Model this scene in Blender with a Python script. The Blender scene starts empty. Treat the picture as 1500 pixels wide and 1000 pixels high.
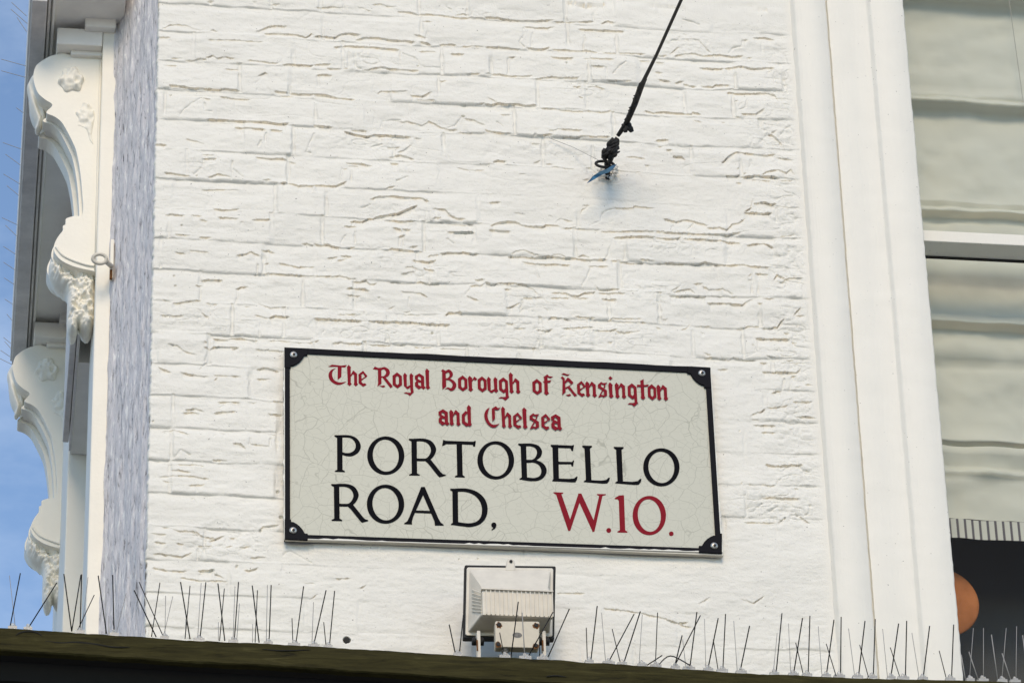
import bpy, math, random
import numpy as np
from mathutils import Vector, Matrix
random.seed(7)
S = bpy.context.scene
COL = S.collection

# ------------------------------------------------------------------ camera
F = 6448.0                                   # focal length in photograph pixels (1500 wide)
def _d(x, y):
    v = np.array([x, -y, -F]); return v / np.linalg.norm(v)
_Z = _d(-302, -10311); _Y = _d(-956, 4060)
_Y = _Y - _Z * (_Y @ _Z); _Y /= np.linalg.norm(_Y); _X = np.cross(_Y, _Z)
RW = np.array([_X, _Y, _Z])                  # camera -> world (wall along X, Y into the wall, Z up)
CAM = np.array([-1.0981917, -7.97587411, 1.84014613])
def ray(px, py): return RW @ np.array([px - 750, -(py - 500), -F])
def P(px, py, y=0.0):
    r = ray(px, py); t = (y - CAM[1]) / r[1]; return CAM + r * t
def PZ(px, py, z):
    r = ray(px, py); t = (z - CAM[2]) / r[2]; return CAM + r * t
def PX(px, py, x):
    r = ray(px, py); t = (x - CAM[0]) / r[0]; return CAM + r * t
cd = bpy.data.cameras.new('camera'); cam = bpy.data.objects.new('camera', cd); COL.objects.link(cam)
cd.sensor_fit = 'HORIZONTAL'; cd.sensor_width = 36.0; cd.lens = 36.0 * F / 1500.0
cd.clip_start = 0.1; cd.clip_end = 2000
M4 = Matrix([list(RW[0]) + [CAM[0]], list(RW[1]) + [CAM[1]], list(RW[2]) + [CAM[2]], [0, 0, 0, 1]])
cam.matrix_world = M4
S.camera = cam

# ------------------------------------------------------------------ light
SUN_ELEV = math.radians(35); SUN_AZ = math.radians(-7)     # azimuth: to the right of the wall's outward normal
sd = Vector((math.sin(SUN_AZ) * math.cos(SUN_ELEV), -math.cos(SUN_AZ) * math.cos(SUN_ELEV), math.sin(SUN_ELEV)))
w = bpy.data.worlds.new('World'); S.world = w; w.use_nodes = True
nt = w.node_tree; bg = nt.nodes['Background']
sky = nt.nodes.new('ShaderNodeTexSky'); sky.sky_type = 'NISHITA'; sky.sun_disc = False
sky.sun_elevation = SUN_ELEV; sky.sun_rotation = math.atan2(sd.x, sd.y)
sky.air_density = 1.0; sky.dust_density = 0.0; sky.ozone_density = 1.6
wtc = nt.nodes.new('ShaderNodeTexCoord'); wmp = nt.nodes.new('ShaderNodeMapping'); wmp.inputs['Scale'].default_value = (2.2, 2.2, 5.0); wmp.inputs['Location'].default_value = (0.3, 0.1, 0.55)
wno = nt.nodes.new('ShaderNodeTexNoise'); wno.inputs['Scale'].default_value = 3.2; wno.inputs['Detail'].default_value = 7; wno.inputs['Roughness'].default_value = 0.6
nt.links.new(wtc.outputs['Generated'], wmp.inputs['Vector']); nt.links.new(wmp.outputs[0], wno.inputs['Vector'])
wra = nt.nodes.new('ShaderNodeMapRange'); wra.inputs['From Min'].default_value = 0.46; wra.inputs['From Max'].default_value = 0.72; wra.inputs['To Max'].default_value = 0.6
nt.links.new(wno.outputs['Fac'], wra.inputs['Value'])
wmx = nt.nodes.new('ShaderNodeMix'); wmx.data_type = 'RGBA'; wmx.inputs[7].default_value = (3.6, 4.3, 5.4, 1)      # thin high cloud
nt.links.new(wra.outputs[0], wmx.inputs[0]); nt.links.new(sky.outputs[0], wmx.inputs[6]); nt.links.new(wmx.outputs[2], bg.inputs[0]); bg.inputs[1].default_value = 0.135
sl = bpy.data.lights.new('sun', 'SUN'); sl.energy = 1.45; sl.angle = math.radians(24); sl.color = (1.0, 0.80, 0.57)
so = bpy.data.objects.new('sun', sl); COL.objects.link(so)
so.rotation_euler = (-sd).to_track_quat('-Z', 'Y').to_euler(); so.location = (3, -8, 14)
S.view_settings.view_transform = 'Standard'; S.view_settings.look = 'None'
S.view_settings.exposure = 0.52; S.view_settings.gamma = 1.0

# ------------------------------------------------------------------ materials
def mat(name, col, rough=0.6, metal=0.0, bump=None, var=None, spec=0.4, coat=0.0, specks=False):
    """bump = (scale, strength, distance, detail); var = (scale, amount)"""
    m = bpy.data.materials.new(name); m.use_nodes = True; t = m.node_tree; b = t.nodes['Principled BSDF']
    b.inputs['Base Color'].default_value = (*col, 1); b.inputs['Roughness'].default_value = rough
    b.inputs['Metallic'].default_value = metal; b.inputs['Specular IOR Level'].default_value = spec
    b.inputs['Coat Weight'].default_value = coat
    tc = t.nodes.new('ShaderNodeTexCoord')
    if var:
        n = t.nodes.new('ShaderNodeTexNoise'); n.inputs['Scale'].default_value = var[0]; n.inputs['Detail'].default_value = 6
        n.inputs['Roughness'].default_value = 0.65
        t.links.new(tc.outputs['Object'], n.inputs['Vector'])
        r = t.nodes.new('ShaderNodeValToRGB'); a = var[1]
        r.color_ramp.elements[0].position = 0.3; r.color_ramp.elements[1].position = 0.7
        r.color_ramp.elements[0].color = (*[c * (1 - a) for c in col], 1)
        r.color_ramp.elements[1].color = (*[min(1, c * (1 + a * 0.6)) for c in col], 1)
        t.links.new(n.outputs['Fac'], r.inputs[0]); t.links.new(r.outputs[0], b.inputs['Base Color'])
    if specks:
        src = b.inputs['Base Color'].links[0].from_socket; sp = t.nodes.new('ShaderNodeTexNoise'); sp.inputs['Scale'].default_value = 170; sp.inputs['Detail'].default_value = 2
        t.links.new(tc.outputs['Object'], sp.inputs['Vector']); mr = t.nodes.new('ShaderNodeMapRange'); mr.inputs['From Min'].default_value = 0.725; mr.inputs['From Max'].default_value = 0.76
        mr.inputs['To Max'].default_value = 0.75; t.links.new(sp.outputs['Fac'], mr.inputs['Value']); mm = t.nodes.new('ShaderNodeMix'); mm.data_type = 'RGBA'; mm.inputs[7].default_value = (0.16, 0.15, 0.13, 1)
        t.links.new(mr.outputs[0], mm.inputs[0]); t.links.new(src, mm.inputs[6]); t.links.new(mm.outputs[2], b.inputs['Base Color'])
    if bump:
        n2 = t.nodes.new('ShaderNodeTexNoise'); n2.inputs['Scale'].default_value = bump[0]
        n2.inputs['Detail'].default_value = bump[3]; t.links.new(tc.outputs['Object'], n2.inputs['Vector'])
        bp = t.nodes.new('ShaderNodeBump'); bp.inputs['Strength'].default_value = bump[1]; bp.inputs['Distance'].default_value = bump[2]
        t.links.new(n2.outputs['Fac'], bp.inputs['Height']); t.links.new(bp.outputs[0], b.inputs['Normal'])
    return m
MT = {}
MT['wall'] = mat('white_masonry_paint', (0.815, 0.79, 0.708), 0.55, bump=(330, 0.5, 0.0018, 6), var=(6, 0.035), specks=True)
MT['trim'] = mat('white_trim_paint', (0.81, 0.785, 0.70), 0.5, bump=(160, 0.22, 0.0015, 5), var=(9, 0.03), specks=True)
MT['cream'] = mat('cream_stone_paint', (0.86, 0.825, 0.72), 0.5, bump=(110, 0.25, 0.002, 4), var=(14, 0.03))
MT['soffit'] = mat('soffit_paint', (0.88, 0.85, 0.78), 0.6, bump=(60, 0.2, 0.002, 4), var=(10, 0.08))
MT['fascia'] = mat('grimy_fascia_paint', (0.72, 0.69, 0.65), 0.7, bump=(60, 0.2, 0.002, 4), var=(16, 0.2))
MT['black'] = mat('black_enamel', (0.010, 0.010, 0.013), 0.6, spec=0.06, bump=(90, 0.3, 0.001, 4))
MT['letter_black'] = mat('black_lettering', (0.009, 0.009, 0.011), 0.8, spec=0.02)
MT['letter_red'] = mat('red_lettering', (0.25, 0.018, 0.028), 0.8, spec=0.02, var=(60, 0.12))
MT['letter_dark'] = mat('dark_red_outline', (0.075, 0.006, 0.012), 0.5)
MT['screw'] = mat('dull_screw_steel', (0.55, 0.53, 0.48), 0.35, 0.85, bump=(300, 0.4, 0.001, 3))
MT['lamp'] = mat('weathered_white_casting', (0.69, 0.645, 0.55), 0.45, bump=(120, 0.2, 0.001, 4), var=(30, 0.10))
MT['lampbox'] = mat('yellowed_plastic', (0.62, 0.56, 0.44), 0.5, var=(40, 0.10))
MT['rust'] = mat('rust', (0.17, 0.07, 0.02), 0.85, bump=(300, 0.4, 0.001, 4), var=(160, 0.5))
MT['rubber'] = mat('black_rubber', (0.012, 0.012, 0.012), 0.7)
MT['cable'] = mat('black_cable', (0.010, 0.009, 0.008), 0.65, bump=(400, 0.5, 0.001, 2))
MT['blue'] = mat('blue_plastic', (0.075, 0.25, 0.44), 0.45, var=(60, 0.25))
MT['thread'] = mat('grey_thread', (0.42, 0.40, 0.36), 0.8)
MT['wire_dark'] = mat('silhouette_spike_steel', (0.020, 0.019, 0.018), 0.6, spec=0.15)  # spike steel in silhouette, its shade put into the colour
MT['wire_pale'] = mat('lit_spike_steel', (0.30, 0.29, 0.27), 0.45)  # the same steel catching light, brightness put into the colour
MT['olive'] = mat('olive_painted_timber', (0.058, 0.050, 0.020), 0.6)
MT['shopdark'] = mat('shade_and_split_black', (0.010, 0.009, 0.006), 0.7)  # ledge underside shade put into the colour; also fills splits and the hole
MT['blind'] = mat('cream_blind_cloth', (0.63, 0.63, 0.55), 0.85, bump=(160, 0.12, 0.001, 3), var=(5, 0.05))
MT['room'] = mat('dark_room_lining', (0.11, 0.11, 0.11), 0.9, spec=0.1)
MT['orange'] = mat('terracotta_paper', (0.50, 0.185, 0.07), 0.85, spec=0.1, var=(22, 0.2))
MT['ground'] = mat('street_paving', (0.19, 0.19, 0.195), 0.9, var=(2, 0.2))
MT['gland'] = mat('grey_gland', (0.20, 0.19, 0.17), 0.7, var=(200, 0.5))

def custom(name):
    m = bpy.data.materials.new(name); m.use_nodes = True; t = m.node_tree
    return m, t, t.nodes['Principled BSDF'], t.nodes.new, t.links.new
def ramp(t, stops):
    r = t.nodes.new('ShaderNodeValToRGB'); e = r.color_ramp.elements
    while len(e) < len(stops): e.new(0.5)
    for k, (p, c) in enumerate(stops): e[k].position = p; e[k].color = (*c, 1)
    return r
def mapping(t, scale):
    tc = t.nodes.new('ShaderNodeTexCoord'); mp = t.nodes.new('ShaderNodeMapping'); mp.inputs['Scale'].default_value = scale
    t.links.new(tc.outputs['Object'], mp.inputs['Vector']); return mp
# peeling lilac-grey timber: long vertical grain, pale flakes, dark splits
m, t, b, N, L = custom('peeling_grey_timber')
mp = mapping(t, (70, 70, 15)); n1 = N('ShaderNodeTexNoise'); n1.inputs['Scale'].default_value = 1.6; n1.inputs['Detail'].default_value = 7; n1.inputs['Roughness'].default_value = 0.7
n1.inputs['Distortion'].default_value = 0.6
L(mp.outputs[0], n1.inputs['Vector'])
r = ramp(t, [(0.31, (0.07, 0.07, 0.075)), (0.38, (0.40, 0.385, 0.385)), (0.44, (0.64, 0.62, 0.625)), (0.57, (0.74, 0.715, 0.715)), (0.62, (0.92, 0.90, 0.85))])
L(n1.outputs['Fac'], r.inputs[0]); L(r.outputs[0], b.inputs['Base Color'])
bp = N('ShaderNodeBump'); bp.inputs['Strength'].default_value = 0.9; bp.inputs['Distance'].default_value = 0.004
L(n1.outputs['Fac'], bp.inputs['Height']); L(bp.outputs[0], b.inputs['Normal']); b.inputs['Roughness'].default_value = 0.75
MT['timber'] = m
# crackled cream enamel
m, t, b, N, L = custom('crazed_cream_enamel')
mp = mapping(t, (1, 1, 1)); nz = N('ShaderNodeTexNoise'); nz.inputs['Scale'].default_value = 9; nz.inputs['Detail'].default_value = 3
L(mp.outputs[0], nz.inputs['Vector'])
ad = N('ShaderNodeMix'); ad.data_type = 'VECTOR'; ad.inputs['Factor'].default_value = 0.05
L(mp.outputs[0], ad.inputs[4]); L(nz.outputs['Color'], ad.inputs[5])
def crack(scale, wdt):
    v = N('ShaderNodeTexVoronoi'); v.feature = 'DISTANCE_TO_EDGE'; v.inputs['Scale'].default_value = scale; L(ad.outputs[1], v.inputs['Vector'])
    q = N('ShaderNodeMapRange'); q.inputs['From Min'].default_value = 0; q.inputs['From Max'].default_value = wdt
    q.inputs['To Min'].default_value = 0; q.inputs['To Max'].default_value = 1; L(v.outputs['Distance'], q.inputs['Value']); return q
c1 = crack(20, 0.013); c2 = crack(58, 0.022)
n3 = N('ShaderNodeTexNoise'); n3.inputs['Scale'].default_value = 7; L(mp.outputs[0], n3.inputs['Vector'])
f1 = N('ShaderNodeMapRange'); f1.inputs['From Min'].default_value = 0.35; f1.inputs['From Max'].default_value = 0.75
f1.inputs['To Min'].default_value = 0.72; f1.inputs['To Max'].default_value = 0.10; L(n3.outputs['Fac'], f1.inputs['Value'])
mx = N('ShaderNodeMath'); mx.operation = 'MAXIMUM'; L(c2.outputs[0], mx.inputs[0]); L(f1.outputs[0], mx.inputs[1])
ml = N('ShaderNodeMath'); ml.operation = 'MULTIPLY'
c1b = N('ShaderNodeMath'); c1b.operation = 'MAXIMUM'; c1b.inputs[1].default_value = 0.15; L(c1.outputs[0], c1b.inputs[0])
L(c1b.outputs[0], ml.inputs[0]); L(mx.outputs[0], ml.inputs[1])
r = ramp(t, [(0.0, (0.37, 0.37, 0.30)), (1.0, (0.565, 0.56, 0.465))]); L(ml.outputs[0], r.inputs[0]); L(r.outputs[0], b.inputs['Base Color'])
b.inputs['Roughness'].default_value = 0.45; b.inputs['Specular IOR Level'].default_value = 0.35
MT['enamel'] = m
# olive timber fascia with grain
m, t, b, N, L = custom('olive_painted_timber_grain')
mp = mapping(t, (7, 30, 75)); n1 = N('ShaderNodeTexNoise'); n1.inputs['Scale'].default_value = 1.2; n1.inputs['Detail'].default_value = 8; n1.inputs['Roughness'].default_value = 0.7
n1.inputs['Distortion'].default_value = 0.8
L(mp.outputs[0], n1.inputs['Vector'])
r = ramp(t, [(0.30, (0.008, 0.007, 0.003)), (0.43, (0.030, 0.026, 0.008)), (0.60, (0.048, 0.042, 0.013)), (0.72, (0.085, 0.075, 0.030))])
L(n1.outputs['Fac'], r.inputs[0]); L(r.outputs[0], b.inputs['Base Color'])
bp = N('ShaderNodeBump'); bp.inputs['Strength'].default_value = 0.8; bp.inputs['Distance'].default_value = 0.003
L(n1.outputs['Fac'], bp.inputs['Height']); L(bp.outputs[0], b.inputs['Normal']); b.inputs['Roughness'].default_value = 0.7; b.inputs['Specular IOR Level'].default_value = 0.1
MT['olive'] = m
t = MT['trim'].node_tree; b = t.nodes['Principled BSDF']; N = t.nodes.new; L = t.links.new
mp = mapping(t, (260, 260, 9)); n5 = N('ShaderNodeTexNoise'); n5.inputs['Scale'].default_value = 1; n5.inputs['Detail'].default_value = 5; L(mp.outputs[0], n5.inputs['Vector'])
b5 = N('ShaderNodeBump'); b5.inputs['Strength'].default_value = 0.35; b5.inputs['Distance'].default_value = 0.0016; L(n5.outputs['Fac'], b5.inputs['Height'])
old = b.inputs['Normal'].links[0].from_socket; L(old, b5.inputs['Normal']); L(b5.outputs[0], b.inputs['Normal'])
# clear plastic
m, t, b, N, L = custom('clear_spike_base')
b.inputs['Base Color'].default_value = (0.80, 0.79, 0.76, 1); b.inputs['Transmission Weight'].default_value = 0.55; b.inputs['Roughness'].default_value = 0.22
b.inputs['IOR'].default_value = 1.3
MT['clear'] = m
# window pane
m, t, b, N, L = custom('window_pane')
t.nodes.remove(b); out = t.nodes['Material Output']
tr = N('ShaderNodeBsdfTransparent'); tr.inputs[0].default_value = (0.95, 0.955, 0.945, 1)
gl = N('ShaderNodeBsdfGlossy'); gl.inputs['Roughness'].default_value = 0.28
lw = N('ShaderNodeLayerWeight'); lw.inputs['Blend'].default_value = 0.5; pw = N('ShaderNodeMath'); pw.operation = 'POWER'; pw.inputs[1].default_value = 5; L(lw.outputs['Facing'], pw.inputs[0]); fr = N('ShaderNodeMath'); fr.operation = 'MULTIPLY_ADD'; fr.inputs[1].default_value = .3; fr.inputs[2].default_value = .005; L(pw.outputs[0], fr.inputs[0])
mxs = N('ShaderNodeMixShader'); L(fr.outputs[0], mxs.inputs[0]); L(tr.outputs[0], mxs.inputs[1]); L(gl.outputs[0], mxs.inputs[2]); L(mxs.outputs[0], out.inputs[0])
MT['pane'] = m
# striped fringe cloth
m, t, b, N, L = custom('striped_blind_edge')
tc = N('ShaderNodeTexCoord'); sx = N('ShaderNodeSeparateXYZ'); L(tc.outputs['Object'], sx.inputs[0])
mu = N('ShaderNodeMath'); mu.operation = 'MULTIPLY'; mu.inputs[1].default_value = 1.0 / 0.01735; L(sx.outputs['X'], mu.inputs[0])
fc = N('ShaderNodeMath'); fc.operation = 'FRACT'; L(mu.outputs[0], fc.inputs[0])
r = ramp(t, [(0.0, (0.12, 0.11, 0.12)), (0.26, (0.13, 0.12, 0.13)), (0.34, (0.60, 0.60, 0.53)), (0.94, (0.61, 0.61, 0.54)), (1.0, (0.25, 0.24, 0.25))])
L(fc.outputs[0], r.inputs[0]); L(r.outputs[0], b.inputs['Base Color']); b.inputs['Roughness'].default_value = 0.9
MT['stripe'] = m
# yellowed lid with rust blooms round its four screws is handled with separate rust stain discs

# ------------------------------------------------------------------ helpers
ROOT = {}
def tag(o, label=None, cat=None, group=None, kind=None):
    if label: o['label'] = label
    if cat: o['category'] = cat
    if group: o['group'] = group
    if kind: o['kind'] = kind
    return o
def thing(name, label, cat, loc, group=None):
    o = bpy.data.objects.new(name, None); COL.objects.link(o); o.location = loc; o.empty_display_size = 0.05
    ROOT[o.name] = Vector(loc); return tag(o, label, cat, group)
class MB:
    def __init__(s): s.v = []; s.f = []
    def add(s, vs, fs):
        n = len(s.v); s.v += [tuple(float(c) for c in q) for q in vs]; s.f += [tuple(n + i for i in f) for f in fs]; return s
    def box(s, x0, x1, y0, y1, z0, z1):
        vs = [(x0, y0, z0), (x1, y0, z0), (x1, y1, z0), (x0, y1, z0), (x0, y0, z1), (x1, y0, z1), (x1, y1, z1), (x0, y1, z1)]
        return s.add(vs, [(3, 2, 1, 0), (4, 5, 6, 7), (0, 1, 5, 4), (1, 2, 6, 5), (2, 3, 7, 6), (3, 0, 4, 7)])
    def prism(s, pts, d):
        """pts: closed outline of 3-D points, d: offset vector"""
        n = len(pts); A = [np.array(p) for p in pts]; B = [a + np.array(d) for a in A]
        fs = [tuple(range(n)), tuple(range(2 * n - 1, n - 1, -1))] + [(i, i + n, (i + 1) % n + n, (i + 1) % n) for i in range(n)]
        return s.add(A + B, fs)
    def tube(s, path, rad, seg=8, caps=True):
        path = [Vector(p) for p in path]; n = len(path)
        if not hasattr(rad, '__len__'): rad = [rad] * n
        rings = []; up = Vector((0.3, 0.2, 1)).normalized()
        for i, p in enumerate(path):
            d = (path[min(i + 1, n - 1)] - path[max(i - 1, 0)]).normalized()
            a = d.cross(up); a = a.normalized() if a.length > 1e-4 else d.cross(Vector((1, 0, 0))).normalized()
            c = d.cross(a)
            rings.append([p + (a * math.cos(k * 2 * math.pi / seg) + c * math.sin(k * 2 * math.pi / seg)) * rad[i] for k in range(seg)])
        vs = [q for r_ in rings for q in r_]; fs = []
        for i in range(n - 1):
            for k in range(seg): fs.append((i * seg + k, i * seg + (k + 1) % seg, (i + 1) * seg + (k + 1) % seg, (i + 1) * seg + k))
        if caps: fs += [tuple(range(seg - 1, -1, -1)), tuple((n - 1) * seg + k for k in range(seg))]
        return s.add(vs, fs)
    def ball(s, c, rx, ry, rz, seg=16, rg=10, jit=0.0, rnd=random):
        vs = [(c[0], c[1], c[2] - rz)]; fs = []
        for i in range(1, rg):
            a = math.pi * i / rg
            for k in range(seg):
                th = 2 * math.pi * k / seg; q = 1 + rnd.uniform(-jit, jit)
                vs.append((c[0] + rx * q * math.sin(a) * math.cos(th), c[1] + ry * q * math.sin(a) * math.sin(th), c[2] - rz * q * math.cos(a)))
        vs.append((c[0], c[1], c[2] + rz)); e = len(vs) - 1
        for k in range(seg):
            fs.append((0, 1 + (k + 1) % seg, 1 + k)); b0 = 1 + (rg - 2) * seg; fs.append((e, b0 + k, b0 + (k + 1) % seg))
            for i in range(rg - 2):
                o = 1 + i * seg; fs.append((o + k, o + (k + 1) % seg, o + seg + (k + 1) % seg, o + seg + k))
        return s.add(vs, fs)
    def build(s, name, mt, parent=None, smooth=False, bevel=0, origin=None, sub=0):
        me = bpy.data.meshes.new(name); off = Vector((0, 0, 0))
        r_ = parent
        while r_ is not None and r_.name not in ROOT: r_ = r_.parent
        if r_ is not None: off = ROOT[r_.name]
        elif origin is not None: off = Vector(origin)
        vv = np.array(s.v) - np.array(off)
        me.from_pydata(vv.tolist(), [], s.f); me.update()
        o = bpy.data.objects.new(name, me); COL.objects.link(o); me.materials.append(MT[mt])
        if parent is not None: o.parent = parent
        elif origin is not None: o.location = origin; ROOT[o.name] = Vector(origin)
        if smooth: me.polygons.foreach_set('use_smooth', [True] * len(me.polygons))
        if bevel:
            md = o.modifiers.new('bevel', 'BEVEL'); md.width = bevel; md.segments = 2; md.limit_method = 'ANGLE'; md.angle_limit = math.radians(40)
        if sub:
            md = o.modifiers.new('sub', 'SUBSURF'); md.levels = sub; md.render_levels = sub
        return o
def catmull(pts, n=6, closed=False):
    pts = [np.array(p, float) for p in pts]; out = []; m_ = len(pts)
    for i in range(m_ if closed else m_ - 1):
        g = (lambda k: pts[k % m_]) if closed else (lambda k: pts[min(max(k, 0), m_ - 1)])
        p0, p1, p2, p3 = g(i - 1), g(i), g(i + 1), g(i + 2)
        for k in range(n):
            u = k / n
            out.append(0.5 * (2 * p1 + (p2 - p0) * u + (2 * p0 - 5 * p1 + 4 * p2 - p3) * u * u + (3 * p1 - p0 - 3 * p2 + p3) * u ** 3))
    if not closed: out.append(pts[-1])
    return out
def vn(x, z, sx, sz, seed):
    """smooth value noise in [-1, 1] on broadcastable arrays"""
    x = np.asarray(x, float) / sx; z = np.asarray(z, float) / sz
    x, z = np.broadcast_arrays(x, z)
    rg = np.random.RandomState(seed); T = rg.uniform(-1, 1, (256, 256))
    xi = np.floor(x).astype(int); zi = np.floor(z).astype(int); fx = x - xi; fz = z - zi
    fx = fx * fx * (3 - 2 * fx); fz = fz * fz * (3 - 2 * fz)
    a = T[xi & 255, zi & 255]; b_ = T[(xi + 1) & 255, zi & 255]; c = T[xi & 255, (zi + 1) & 255]; d = T[(xi + 1) & 255, (zi + 1) & 255]
    return (a * (1 - fx) + b_ * fx) * (1 - fz) + (c * (1 - fx) + d * fx) * fz

# ------------------------------------------------------------------ ground (far below the frame, the street the photographer stands in)
gm = MB(); gm.add([(-300, -300, 0), (300, -300, 0), (300, 300, 0), (-300, 300, 0)], [(0, 1, 2, 3)])
tag(gm.build('ground', 'ground'), kind='structure')

# ------------------------------------------------------------------ the building
XL = P(222, 450)[0]; X1 = P(1182, 350)[0]; X2 = P(1235.5, 350)[0]; X3 = P(1299, 350)[0]; X4 = P(1351.5, 350)[0]
ZB = P(750, 1000)[2] - 0.10; ZT = P(750, 0)[2] + 0.40
bld = thing('corner_building', 'white painted brick corner building with flaking corner post, scrolled brackets and a sash window', 'building', (0, 0.1, 0))

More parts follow.
